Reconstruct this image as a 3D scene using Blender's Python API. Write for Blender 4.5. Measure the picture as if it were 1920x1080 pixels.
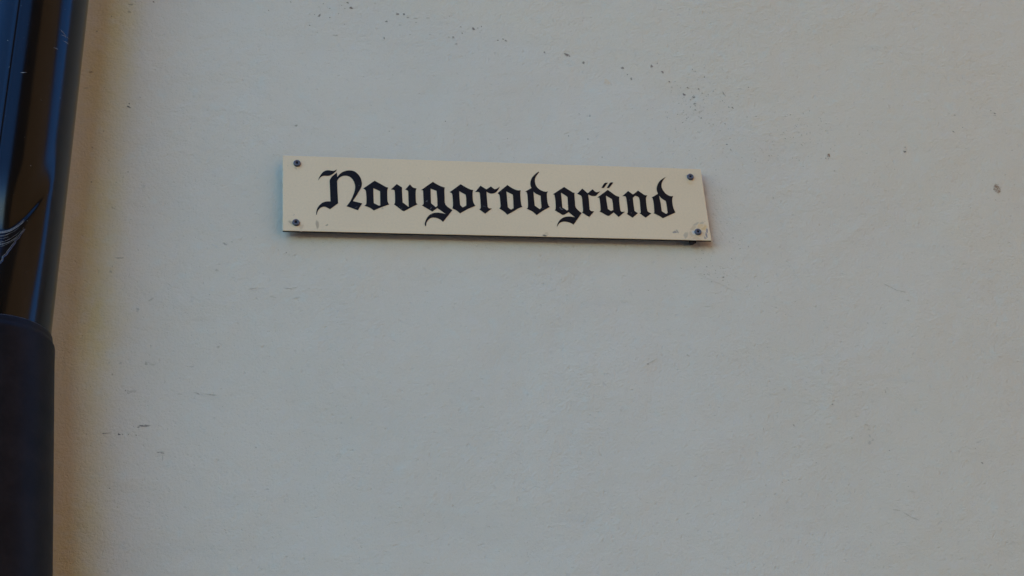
import bpy, bmesh, math, random
from mathutils import Vector, Matrix, geometry

for o in list(bpy.data.objects):
    bpy.data.objects.remove(o)
scene = bpy.context.scene
col = scene.collection
R = math.radians

# ------------------------------------------------------------------ settings
EXPOSURE = 2.27
WALL_A, WALL_B, WALL_C = (0.677, 0.551, 0.363), (0.642, 0.524, 0.345), (0.699, 0.565, 0.369)
WALL_OLD_LIT = (0.688, 0.542, 0.327)
STAIN_SHADE, STAIN_SHADE_K = (0.65, 0.49, 0.175), 0.66
PLATE_A, PLATE_B = (0.796, 0.562, 0.295), (0.755, 0.533, 0.280)
FACADE = (0.19, 0.108, 0.042)
WALL_H = 13.0
HOUSE_X1 = 4.0
OPP_X0, OPP_D, OPP_H = -0.95, 5.0, 10.0
PIPE_R, PIPE_OUT, PIPE_X = 0.0525, 0.078, -0.5337
JOINT_Z, LEAN = 2.2565, 0.030
SOCK_FLARE, SOCK_LEAN = 0.022, 0.037
CREASE_Z, SEAM = 2.3535, -0.22
SCUFFS = ((0.70, 2.597, 0.20, 0.001), (0.76, 2.591, 0.16, 0.0), (0.66, 2.603, 0.16, -0.004), (0.0, 2.537, 0.12, 0.001), (0.58, 2.577, 0.1, 0.0))

# ------------------------------------------------------------------ camera
cam_data = bpy.data.cameras.new('camera')
cam_data.sensor_width = 36.0
cam_data.lens = 51.346
cam_data.clip_start = 0.02
cam_data.clip_end = 2000.0
cam = bpy.data.objects.new('camera', cam_data)
col.objects.link(cam)
CAM_ROWS = ((0.98228751, -0.01618665, -0.18667949),
            (-0.1738384, -0.45057308, -0.87565068),
            (-0.0699389, 0.89259279, -0.44540618))
m = Matrix(CAM_ROWS).to_4x4()
m.translation = Vector((-0.30181837, -1.45542076, 1.62))
cam.matrix_world = m
scene.camera = cam

# ------------------------------------------------------------------ sky, sun, exposure
SUN_EL, SUN_AZ = R(38.0), R(28.0)          # the sun stands behind the house, a little to the right
world = bpy.data.worlds.new('World')
scene.world = world
world.use_nodes = True
wn = world.node_tree.nodes
sky = wn.new('ShaderNodeTexSky')
sky.sky_type = 'NISHITA'
sky.sun_disc = False
sky.sun_elevation = SUN_EL
sky.sun_rotation = SUN_AZ                  # measured from +Y towards +X
sky.air_density = 1.0
sky.dust_density = 0.0
sky.ozone_density = 5.0
bg = wn['Background']
bg.inputs['Strength'].default_value = 0.15
hs = wn.new('ShaderNodeHueSaturation')
hs.inputs['Saturation'].default_value = 1.22     # a deep, clean blue sky
hs.inputs['Hue'].default_value = 0.506
world.node_tree.links.new(sky.outputs['Color'], hs.inputs['Color'])
world.node_tree.links.new(hs.outputs['Color'], bg.inputs['Color'])

sun_data = bpy.data.lights.new('sun', 'SUN')
sun_data.energy = 3.0
sun_data.angle = R(0.5)
sun_data.color = (1.0, 0.93, 0.82)
sun = bpy.data.objects.new('sun', sun_data)
col.objects.link(sun)
to_sun = Vector((math.sin(SUN_AZ) * math.cos(SUN_EL), math.cos(SUN_AZ) * math.cos(SUN_EL), math.sin(SUN_EL)))
sun.rotation_euler = to_sun.to_track_quat('Z', 'Y').to_euler()
sun.location = (0, 0, 12)

scene.view_settings.view_transform = 'Standard'
scene.view_settings.look = 'None'
scene.view_settings.exposure = EXPOSURE
scene.view_settings.gamma = 1.0
scene.view_settings.use_curve_mapping = False

# ------------------------------------------------------------------ measured outlines, in millimetres
LETTERS = [
 ([[[(-209.95,16.7),(-209.8,17.55),(-209.55,18.8),(-209.08,20.27),(-208.29,22.04),(-207.28,24.03),(-206.21,25.83),(-205.15,27.3),(-204.03,28.57),(-202.79,29.58),(-201.35,30.28),(-199.78,30.71),(-198.27,30.93),(-196.88,30.88),(-195.55,30.61),(-194.34,30.41),(-193.33,30.34),(-192.44,30.33),(-191.52,30.52),(-190.38,31.07),(-189.21,31.81),(-188.39,32.35),(-188.71,31.68),(-189.2,30.73),(-189.84,29.72),(-190.69,28.69),(-191.7,27.61),(-192.71,26.64),(-193.66,25.83),(-194.6,25.14),(-195.55,24.56),(-196.41,24.13),(-197.27,23.83),(-198.38,23.61),(-199.97,23.54),(-201.81,23.56),(-203.43,23.43),(-204.65,23.04),(-205.66,22.5),(-206.54,21.87),(-207.3,21.16),(-207.94,20.35),(-208.52,19.5),(-209.1,18.49),(-209.6,17.44)]],[[(-188.46,28.12),(-188.22,22.19),(-187.51,23.24),(-186.48,24.72),(-185.39,26.11),(-184.33,27.25),(-183.2,28.29),(-181.95,29.21),(-180.51,30),(-178.95,30.66),(-177.39,31.16),(-175.87,31.5),(-174.36,31.67),(-172.85,31.66),(-171.32,31.48),(-169.8,31.12),(-168.34,30.5),(-166.96,29.54),(-165.64,28.33),(-164.45,26.99),(-163.41,25.59),(-162.49,24.06),(-161.73,22.46),(-161.15,20.72),(-160.73,18.91),(-160.44,17.23),(-160.24,15.85),(-160.16,14.61),(-160.25,13.29),(-160.51,11.8),(-160.94,10.22),(-161.49,8.65),(-162.15,7.17),(-162.94,5.69),(-163.85,3.99),(-164.93,1.91),(-166.14,-0.39),(-167.38,-2.65),(-168.76,-5.01),(-170.18,-7.33),(-171.17,-8.95),(-160.57,-11.67),(-165.55,-20.75),(-178.3,-15.97),(-173.69,-9.03),(-173.08,-7.64),(-172.21,-5.63),(-171.33,-3.43),(-170.48,-1.09),(-169.62,1.44),(-168.93,3.82),(-168.43,5.94),(-168.1,7.92),(-167.95,9.75),(-168,11.37),(-168.23,12.85),(-168.58,14.32),(-169.03,15.87),(-169.6,17.43),(-170.29,18.86),(-171.11,20.18),(-172.04,21.39),(-173.04,22.39),(-174.09,23.16),(-175.21,23.73),(-176.4,24.12),(-177.67,24.35),(-179,24.39),(-180.35,24.25),(-181.72,23.88),(-183.1,23.33),(-184.32,22.65),(-185.32,21.84),(-186.17,20.9),(-186.9,19.93),(-187.56,18.84),(-188.1,17.71),(-188.47,16.92),(-188.27,5.14),(-187.84,-12.39),(-197.04,-20.41),(-197.63,-20.01),(-198.5,-19.44),(-199.52,-18.87),(-200.7,-18.27),(-202.04,-17.67),(-203.39,-17.38),(-204.72,-17.54),(-206.07,-18),(-207.29,-18.66),(-208.36,-19.58),(-209.31,-20.7),(-210.09,-21.76),(-210.64,-22.63),(-211.02,-23.45),(-211.34,-24.37),(-211.62,-25.61),(-211.84,-26.95),(-211.98,-27.91),(-212.65,-27.93),(-212.6,-26.76),(-212.52,-25.1),(-212.32,-23.43),(-211.97,-21.9),(-211.49,-20.37),(-210.89,-18.9),(-210.16,-17.51),(-209.3,-16.18),(-208.35,-14.96),(-207.31,-13.83),(-206.18,-12.8),(-204.99,-11.95),(-203.75,-11.32),(-202.46,-10.87),(-201.07,-10.54),(-199.38,-10.35),(-197.6,-10.29),(-196.34,-10.26),(-196.47,-8.13),(-196.68,4.86),(-196.97,15.97),(-196.92,16.61),(-196.82,17.55),(-196.54,18.61),(-196,19.78),(-195.27,21.07),(-194.46,22.3),(-193.57,23.38),(-192.6,24.39),(-191.6,25.36),(-190.46,26.41),(-189.28,27.41)]]],[(-166.86,-16.78,0.87,0.36,50),(-168.27,-17.6,0.43,0.2,20),(-163.67,11.73,0.36,0.41,0)]),
 ([[[(-158.85,8.02),(-145.54,18.87),(-143.68,17.74),(-141.05,16.15),(-138.57,14.62),(-136.5,13.29),(-134.59,12.03),(-132.99,11.06),(-131.75,10.51),(-130.81,10.25),(-130.18,10.1),(-130.43,9.48),(-130.77,8.58),(-131.06,7.64),(-131.21,6.89),(-131.3,6.09),(-131.38,4.67),(-131.48,2.11),(-131.57,-1.05),(-131.59,-3.85),(-131.56,-5.91),(-131.47,-7.6),(-131.25,-9.06),(-130.79,-10.36),(-130.19,-11.42),(-129.77,-12.14),(-131.42,-12.81),(-133.77,-13.76),(-136.06,-14.74),(-138.01,-15.64),(-139.9,-16.56),(-141.78,-17.51),(-143.9,-18.61),(-146.01,-19.73),(-147.49,-20.53),(-148.75,-19.52),(-150.56,-18.1),(-152.45,-16.86),(-154.46,-15.97),(-156.54,-15.25),(-158.01,-14.76),(-157.48,-14.3),(-156.75,-13.62),(-156.16,-12.76),(-155.87,-11.79),(-155.72,-10.64),(-155.62,-9.17),(-155.51,-7.22),(-155.45,-4.94),(-155.45,-2.66),(-155.53,-0.34),(-155.67,1.98),(-155.85,3.86),(-156.03,5.06),(-156.25,5.81),(-156.63,6.45),(-157.35,7.11),(-158.22,7.65)],[(-147.24,8.74),(-139.7,5.18),(-139.71,-0.84),(-139.87,-13.88),(-141.68,-14.13),(-147.23,-11.06),(-147.4,-1.09)]]],[]),
 ([[[(-126.95,7.97),(-120.04,15.26),(-114.21,10.83),(-114.36,6.55),(-114.24,-8.85),(-107.49,-14.84),(-107.31,-10.27),(-107.25,6.12),(-107.59,6.52),(-108.07,7.07),(-108.62,7.53),(-109.29,7.81),(-110.02,8),(-110.54,8.12),(-104.89,15.44),(-104.31,14.64),(-103.5,13.52),(-102.71,12.54),(-102.1,11.88),(-101.51,11.37),(-100.77,10.96),(-99.64,10.62),(-98.34,10.37),(-97.42,10.21),(-97.73,9.35),(-98.16,8.07),(-98.5,6.41),(-98.67,4.29),(-98.76,1.78),(-98.79,-0.83),(-98.82,-3.74),(-98.8,-6.75),(-98.61,-9.02),(-98.09,-10.09),(-97.41,-10.43),(-96.91,-10.6),(-113.09,-20.47),(-114.76,-19.93),(-124.21,-11.77),(-123.87,-11.35),(-123.39,-10.67),(-123,-9.45),(-122.8,-7.44),(-122.69,-4.89),(-122.64,-2.26),(-122.61,0.55),(-122.64,3.42),(-122.77,5.61),(-122.94,6.64),(-123.22,6.98),(-123.74,7.22),(-124.76,7.56),(-126.04,7.81)]]],[(-117.97,-14.51,0.33,0.24,-20),(-115.5,-16.71,0.58,0.24,10),(-104.89,8.18,0.36,0.36,0),(-117.16,-15.78,0.18,0.16,0)]),
 ([[[(-92.07,8.21),(-78.05,19.68),(-76.89,18.86),(-75.24,17.69),(-73.58,16.58),(-72.09,15.67),(-70.6,14.82),(-69.09,14.08),(-67.37,13.45),(-65.64,12.93),(-64.43,12.58),(-64.62,11.73),(-64.88,10.45),(-65.09,8.58),(-65.19,5.9),(-65.23,2.65),(-65.2,-0.67),(-65.35,-4.02),(-65.44,-7.43),(-64.72,-10.52),(-62.41,-13.31),(-59.3,-15.78),(-57.04,-17.48),(-68.82,-33.24),(-69.42,-32.53),(-70.29,-31.51),(-71.26,-30.59),(-72.28,-29.88),(-73.4,-29.26),(-74.59,-28.74),(-75.86,-28.33),(-77.19,-28.03),(-78.53,-27.88),(-79.89,-27.89),(-81.26,-28.05),(-82.54,-28.45),(-83.73,-29.18),(-84.83,-30.15),(-85.8,-31.2),(-86.61,-32.26),(-87.29,-33.4),(-87.82,-34.62),(-88.18,-36.12),(-88.38,-37.71),(-88.52,-38.83),(-89.39,-39.37),(-90.02,-36.94),(-89.72,-35.69),(-89.28,-33.89),(-88.67,-32.06),(-87.9,-30.28),(-86.97,-28.45),(-85.88,-26.8),(-84.64,-25.38),(-83.24,-24.14),(-81.73,-23.11),(-80.09,-22.3),(-78.33,-21.71),(-76.52,-21.33),(-74.66,-21.19),(-72.75,-21.26),(-70.81,-21.48),(-68.64,-21.93),(-66.43,-22.51),(-64.88,-22.94),(-74.51,-15.2),(-80.45,-20.01),(-91.97,-12.34),(-91.49,-11.83),(-90.81,-11.09),(-90.29,-10.33),(-90.05,-9.69),(-89.95,-9.02),(-89.9,-8.03),(-89.89,-6.69),(-89.93,-5.03),(-89.96,-2.78),(-89.95,0.72),(-89.92,4.82),(-89.91,7.75)],[(-81.06,10.49),(-74.29,7.74),(-73.9,-2.27),(-74.08,-11.98),(-76.18,-14.14),(-81.38,-9.07),(-81.33,0.78)]]],[(-86.4,-6.28,1.23,0.41,35),(-85.87,-7.24,0.43,0.32,0),(-84.91,-4.92,0.29,0.24,0),(-81.96,-15.62,1.23,0.28,25),(-82.91,-17.61,0.72,0.24,-25),(-87.62,-14.49,0.43,0.2,-20),(-81.49,-24.07,0.72,0.28,20),(-81.47,-27.45,0.33,0.2,0)]),
 ([[[(-58.97,6.46),(-45.46,17.68),(-44.1,16.68),(-42.15,15.26),(-40.16,13.93),(-38.22,12.78),(-36.24,11.72),(-34.52,10.92),(-33.14,10.49),(-32.01,10.32),(-31.25,10.23),(-31.52,9.33),(-31.88,7.99),(-32.18,6.35),(-32.34,4.31),(-32.43,1.98),(-32.45,-0.28),(-32.43,-2.36),(-32.34,-4.35),(-32.05,-6.21),(-31.38,-8.06),(-30.52,-9.77),(-29.9,-10.95),(-32.22,-12.03),(-35.48,-13.54),(-38.33,-14.95),(-40.17,-16.04),(-41.61,-17.03),(-43.11,-18.05),(-45.06,-19.27),(-47.06,-20.53),(-48.47,-21.41),(-49.43,-20.39),(-50.81,-18.96),(-52.29,-17.67),(-53.98,-16.66),(-55.77,-15.79),(-57.04,-15.19),(-56.79,-14.36),(-56.44,-13.13),(-56.16,-11.56),(-56.02,-9.64),(-55.95,-7.39),(-55.93,-4.99),(-55.94,-2.25),(-55.99,0.63),(-56.09,2.92),(-56.29,4.24),(-56.53,4.97),(-56.71,5.41)],[(-47.72,8.16),(-40.44,3.76),(-40.14,-1.19),(-40.51,-10.75),(-44.87,-13.51),(-47.69,-10.32),(-47.89,-0.12)]]],[(-50.75,11.04,0.29,0.2,30)]),
 ([[[(-29.03,7.58),(-22.27,16.4),(-15.57,11.55),(-10.04,15.81),(-5.9,12.08),(-5.26,12.23),(-4.36,12.46),(-3.51,12.76),(-2.88,13.11),(-2.3,13.53),(-1.67,14.02),(-0.86,14.67),(0.01,15.39),(0.62,15.9),(0.08,14.83),(-0.7,13.32),(-1.52,11.89),(-2.34,10.69),(-3.2,9.57),(-4.08,8.6),(-4.96,7.82),(-5.85,7.19),(-6.83,6.71),(-7.97,6.39),(-9.19,6.21),(-10.37,6.2),(-11.48,6.39),(-12.55,6.74),(-13.51,7.16),(-14.41,7.7),(-15.2,8.31),(-15.75,8.75),(-15.74,-0.41),(-15.58,-11.63),(-15.32,-12.2),(-14.91,-12.97),(-14.25,-13.57),(-13.1,-13.8),(-11.69,-13.84),(-10.68,-13.85),(-19.06,-20.93),(-25.43,-15.55),(-24.95,-15.12),(-24.29,-14.43),(-23.79,-13.2),(-23.6,-11.32),(-23.56,-8.89),(-23.58,-5.95),(-23.56,-1.96),(-23.59,2.55),(-23.78,5.96),(-24.27,7.42),(-24.93,7.77),(-25.4,7.9)]]],[(-17.92,-12.03,0.65,0.32,-15),(-20.19,-11.12,1.45,0.2,-12),(-14.34,-14.89,0.29,0.16,0)]),
 ([[[(-2.73,6.98),(9.77,18.42),(11.05,17.39),(12.88,15.92),(14.79,14.57),(16.67,13.45),(18.63,12.45),(20.46,11.75),(22.24,11.53),(23.9,11.61),(25.05,11.7),(24.82,10.71),(24.51,9.26),(24.27,7.53),(24.14,5.54),(24.08,3.27),(24.07,0.86),(24.1,-1.87),(24.19,-4.74),(24.36,-7.1),(24.69,-8.7),(25.1,-9.8),(25.39,-10.51),(24.38,-10.92),(22.87,-11.55),(21.04,-12.5),(18.79,-13.92),(16.2,-15.66),(13.68,-17.33),(11.12,-18.96),(8.61,-20.52),(6.86,-21.61),(5.97,-20.47),(4.67,-18.86),(3.21,-17.32),(1.42,-15.93),(-0.52,-14.63),(-1.9,-13.72),(-1.47,-13.12),(-0.87,-12.21),(-0.42,-10.84),(-0.26,-8.84),(-0.23,-6.39),(-0.25,-3.89),(-0.27,-1.29),(-0.34,1.35),(-0.46,3.4),(-0.6,4.46),(-0.78,4.94),(-1.08,5.37),(-1.62,5.99),(-2.26,6.58)],[(7.98,9.53),(15.32,5.57),(15.31,-2.74),(14.89,-12.68),(12.13,-14.55),(10.97,-14.45),(8.15,-11.44),(8.02,1.68)]]],[(0.25,-9.5,0.58,0.24,10),(6.96,-20.23,0.36,0.28,0),(1.49,8.79,0.36,0.57,-30)]),
 ([[[(30.35,10.14),(38.23,15.23),(37.95,16.2),(37.58,17.6),(37.35,19.09),(37.32,20.6),(37.43,22.21),(37.71,23.82),(38.16,25.42),(38.78,27.03),(39.56,28.61),(40.47,30.12),(41.54,31.6),(42.88,33.13),(44.83,34.94),(47.04,36.79),(48.63,38.09),(49.01,36.95),(48.05,35.84),(46.71,34.23),(45.51,32.55),(44.61,30.89),(43.85,29.16),(43.32,27.39),(43.07,25.58),(43.05,23.74),(43.19,21.99),(43.5,20.33),(43.98,18.75),(44.6,17.32),(45.36,16.1),(46.26,15.03),(47.3,14.05),(48.54,13.13),(49.92,12.3),(51.25,11.63),(52.57,11.19),(53.84,10.92),(54.73,10.74),(57.62,11.31),(57.17,10.54),(56.55,9.37),(56.07,7.63),(55.86,5),(55.79,1.82),(55.83,-1.06),(55.95,-3.38),(56.18,-5.39),(56.52,-7.03),(57.06,-8.25),(57.72,-9.09),(58.19,-9.64),(55.97,-10.97),(52.81,-12.87),(49.69,-14.87),(46.65,-17.07),(43.66,-19.37),(41.57,-20.99),(40.35,-19.71),(38.59,-17.91),(36.67,-16.25),(34.44,-14.88),(32.06,-13.65),(30.37,-12.81),(30.88,-12.47),(31.58,-11.88),(32.14,-10.44),(32.41,-7.66),(32.54,-4.03),(32.6,-0.47),(32.66,2.99),(32.65,6.38),(32.43,8.87),(31.8,9.94),(30.96,10.11)],[(40.22,10.46),(42.95,7.68),(48.35,5.04),(48.22,-3.97),(48.13,-10.94),(46.01,-13.19),(40.32,-8.53),(40.18,2.44)]]],[(49.88,-12.55,0.51,0.28,25),(52.25,-12.34,0.51,0.2,60)]),
 ([[[(63.36,7.6),(77.69,18.04),(87.89,10.62),(89.67,10.55),(89.52,9.59),(89.32,8.15),(89.16,6.29),(89.07,3.89),(89.02,1.06),(89.02,-1.75),(88.86,-4.46),(88.74,-7.16),(89.3,-9.76),(91.18,-12.46),(93.73,-15.07),(95.58,-16.88),(84.55,-32.54),(83.57,-31.85),(82.15,-30.89),(80.65,-30.08),(79.17,-29.53),(77.61,-29.13),(76.04,-28.89),(74.43,-28.8),(72.81,-28.88),(71.31,-29.16),(69.96,-29.63),(68.74,-30.3),(67.6,-31.23),(66.46,-32.72),(65.41,-34.46),(64.69,-35.71),(64.3,-35.46),(64.84,-33.98),(65.63,-31.88),(66.53,-29.95),(67.51,-28.45),(68.61,-27.12),(69.82,-25.91),(71.19,-24.77),(72.67,-23.75),(74.21,-22.94),(75.81,-22.4),(77.45,-22.07),(79.02,-21.88),(80.44,-21.81),(81.78,-21.87),(83.15,-22.02),(84.74,-22.29),(86.36,-22.64),(87.5,-22.89),(80.14,-16.01),(74.19,-19.83),(72.13,-19.76),(63.67,-13.85),(64.06,-13.54),(64.6,-12.95),(65.05,-11.49),(65.32,-8.57),(65.5,-4.75),(65.58,-1.16),(65.49,2.08),(65.3,5.1),(65.16,7.19)],[(73.25,10.14),(79.68,5.52),(80.62,4.01),(80.32,-4.03),(80.14,-12.7),(78.25,-13.95),(73.11,-9.92),(73.24,-0.25)]]],[(71.33,-11.96,1.45,0.24,-45),(70.29,-10.34,0.51,1.22,-15),(72.75,-12.59,0.29,0.97,-30)]),
 ([[[(92.71,9.23),(99.67,16.55),(105.49,10.32),(112.05,16.15),(112.5,15.48),(113.17,14.55),(113.91,13.71),(114.64,13),(115.44,12.39),(116.45,12.1),(117.96,12.37),(119.68,12.95),(120.91,13.4),(120.17,12.58),(119.11,11.41),(118.07,10.26),(117.07,9.17),(116.08,8.09),(115.39,7.34),(114.68,7.15),(113.66,6.88),(112.63,6.72),(111.68,6.67),(110.71,6.72),(109.65,6.96),(108.34,7.54),(106.94,8.3),(105.95,8.86),(106.01,0.12),(105.74,-11.92),(106.18,-12.5),(106.83,-13.29),(107.64,-13.87),(108.78,-14.02),(110.1,-13.96),(111.03,-13.9),(104.38,-21.74),(96.03,-15.87),(96.51,-15.54),(97.18,-14.94),(97.68,-13.5),(97.87,-10.68),(97.91,-7.01),(97.91,-3.48),(97.97,-0.25),(98,2.83),(97.83,5.23),(97.28,6.62),(96.52,7.31),(95.97,7.72)]]],[(98.38,-17.47,0.51,0.2,-25)]),
 ([[[(116.77,4.96),(130.48,15.81),(131.67,14.81),(133.35,13.38),(135.03,11.97),(136.53,10.66),(138.02,9.38),(139.47,8.33),(141.04,7.58),(142.57,7.05),(143.65,6.7),(143.45,5.43),(143.18,3.58),(142.98,1.56),(142.89,-0.57),(142.86,-2.87),(142.87,-5.17),(142.87,-7.59),(142.9,-10),(143.06,-11.87),(143.46,-12.91),(143.98,-13.41),(144.36,-13.7),(148.23,-13.45),(140.03,-20.64),(134.49,-14.66),(128.49,-19.51),(126.4,-19.43),(117.58,-13.97),(117.96,-13.68),(118.49,-13.18),(118.92,-11.93),(119.16,-9.5),(119.29,-6.32),(119.37,-3.22),(119.38,-0.18),(119.32,2.78),(119.28,4.84)],[(127.39,7.94),(134.43,3.31),(134.78,-2.07),(134.4,-11.46),(131.54,-13.08),(127.93,-10.32),(127.46,-0.28)]],[[(123.01,18.21),(126.99,24.73),(128.89,25.61),(131.49,25.7),(126.04,18.31)]],[[(129.67,18.43),(133.69,25.3),(135.62,26.39),(138.31,26.07),(132.39,18.52)]]],[]),
 ([[[(147.43,7.7),(155.31,15.08),(160.85,10.37),(167.55,16.03),(168.57,15.22),(170.03,14.08),(171.46,12.96),(172.7,11.91),(173.91,10.9),(175.09,10.16),(176.34,9.86),(177.55,9.84),(178.4,9.86),(177.74,9.04),(176.83,7.79),(176.13,5.99),(175.83,3.39),(175.74,0.25),(175.72,-2.81),(175.74,-5.78),(175.84,-8.67),(176.01,-10.88),(176.19,-11.99),(176.46,-12.43),(176.99,-12.86),(178.07,-13.58),(179.42,-14.28),(180.39,-14.78),(172.77,-20.69),(166.06,-14.93),(166.49,-14.84),(167.08,-14.58),(167.56,-13.48),(167.8,-11.08),(167.93,-7.84),(167.98,-4.4),(168.09,-0.62),(168.12,3.35),(167.68,6.39),(166.3,7.91),(164.45,8.5),(163.1,8.82),(160.04,5.81),(159.94,-3.3),(160.18,-12.03),(163.9,-14.93),(156.75,-21.28),(150.22,-16.2),(150.69,-15.87),(151.33,-15.29),(151.85,-13.95),(152.09,-11.5),(152.2,-8.29),(152.23,-4.88),(152.2,-1.1),(152.1,2.88),(151.89,5.89),(151.48,7.28),(150.96,7.69),(150.59,7.87)]]],[(155.64,2.63,0.43,0.57,-30),(155.94,-14.96,0.65,0.24,-30)]),
 ([[[(183.44,7.17),(184.61,7.88),(186.28,8.89),(187.9,9.89),(189.41,10.88),(190.86,11.86),(191.87,12.54),(191.55,13.67),(191.12,15.28),(190.87,16.94),(190.87,18.48),(191.04,20.07),(191.43,21.74),(192.07,23.57),(192.92,25.49),(193.93,27.3),(195.04,28.92),(196.3,30.43),(197.85,31.91),(200.06,33.52),(202.56,35.1),(204.33,36.2),(203.21,34.94),(201.63,33.14),(200.24,31.3),(199.21,29.56),(198.37,27.79),(197.77,26.06),(197.45,24.43),(197.37,22.84),(197.5,21.26),(197.83,19.66),(198.36,18.07),(199.07,16.53),(199.96,14.98),(201.02,13.48),(202.22,12.2),(203.58,11.17),(205.08,10.36),(206.51,9.82),(207.96,9.66),(209.35,9.77),(210.32,9.87),(209.85,8.91),(209.2,7.51),(208.67,5.94),(208.37,4.28),(208.19,2.46),(208.12,0.49),(208.12,-1.68),(208.24,-3.99),(208.5,-6.26),(209.05,-8.64),(209.76,-10.98),(210.27,-12.61),(208.03,-13.74),(204.83,-15.34),(201.71,-16.9),(198.75,-18.38),(195.86,-19.82),(193.84,-20.82),(192.81,-19.99),(191.3,-18.82),(189.5,-17.59),(187.12,-16.28),(184.45,-14.93),(182.54,-13.97),(183.04,-14.17),(183.73,-14.27),(184.29,-13.05),(184.61,-9.44),(184.81,-4.5),(184.88,-0.23),(184.77,2.72),(184.52,4.99),(184.34,6.52)],[(192.81,10.19),(194.85,6.86),(197.63,4.57),(200.36,2.96),(200.66,-3.12),(200.77,-13.23),(198.61,-14.98),(193.57,-11.43),(193.57,-1.31)]]],[]),
]
SCREWS = [(-233.71,38.51),(-235.23,-39.17),(234.95,36.93),(234.55,-38.61)]
PLATE_MARKS = [(-211.51,-40.56,1.88,5,0,'br',0.5),(-229.94,-45.86,1.88,3.12,0,'pk',0.5),(-200.79,-40.95,1.56,0.94,20,'dk',0.5),(49.45,-47.76,3.12,1.25,0,'dk',0.8),(51.54,-45.24,2.5,1.88,0,'pk',0.4),(206.79,-38.99,3.12,1.56,15,'gr',0.75),(209.5,-38.2,1.25,2.5,30,'gr',0.6),(241.87,-31.56,4.38,5,40,'ye',0.9),(238.76,-30.2,5,2.5,40,'ye',0.6),(224.34,-44.98,4.38,2.81,-30,'ye',0.85),(233.83,-42.58,11.25,5.62,10,'pk',0.35),(226.78,-41.33,3.12,3.75,0,'pk',0.5),(219.36,-42.96,2.5,4.38,-15,'gr',0.4),(231.94,-46.93,5.62,1.88,-5,'pk',0.5),(246.15,-36.5,1.12,3.75,-8,'bl',0.8),(244.71,-42.3,1.12,3.75,8,'bl',0.8),(242.57,-45.94,1.5,1.88,20,'bl',0.6),(229.88,-32.61,5,1.88,35,'pk',0.5),(233.85,-27.45,4.38,1.38,35,'gr',0.35),(241.32,-25.79,3.12,1.25,25,'gr',0.35),(229.03,-39.12,1.56,3.12,0,'wh',0.7),(233.93,29.07,3.75,2.19,0,'ye',0.3),(-233.13,32.82,3.75,1.88,0,'br',0.35),(-240.55,-38.64,3.12,1.88,-20,'br',0.4),(-229.33,-43.8,3.12,2.5,45,'pk',0.5),(-230.71,34.34,3.75,2.5,45,'pk',0.3)]
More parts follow.
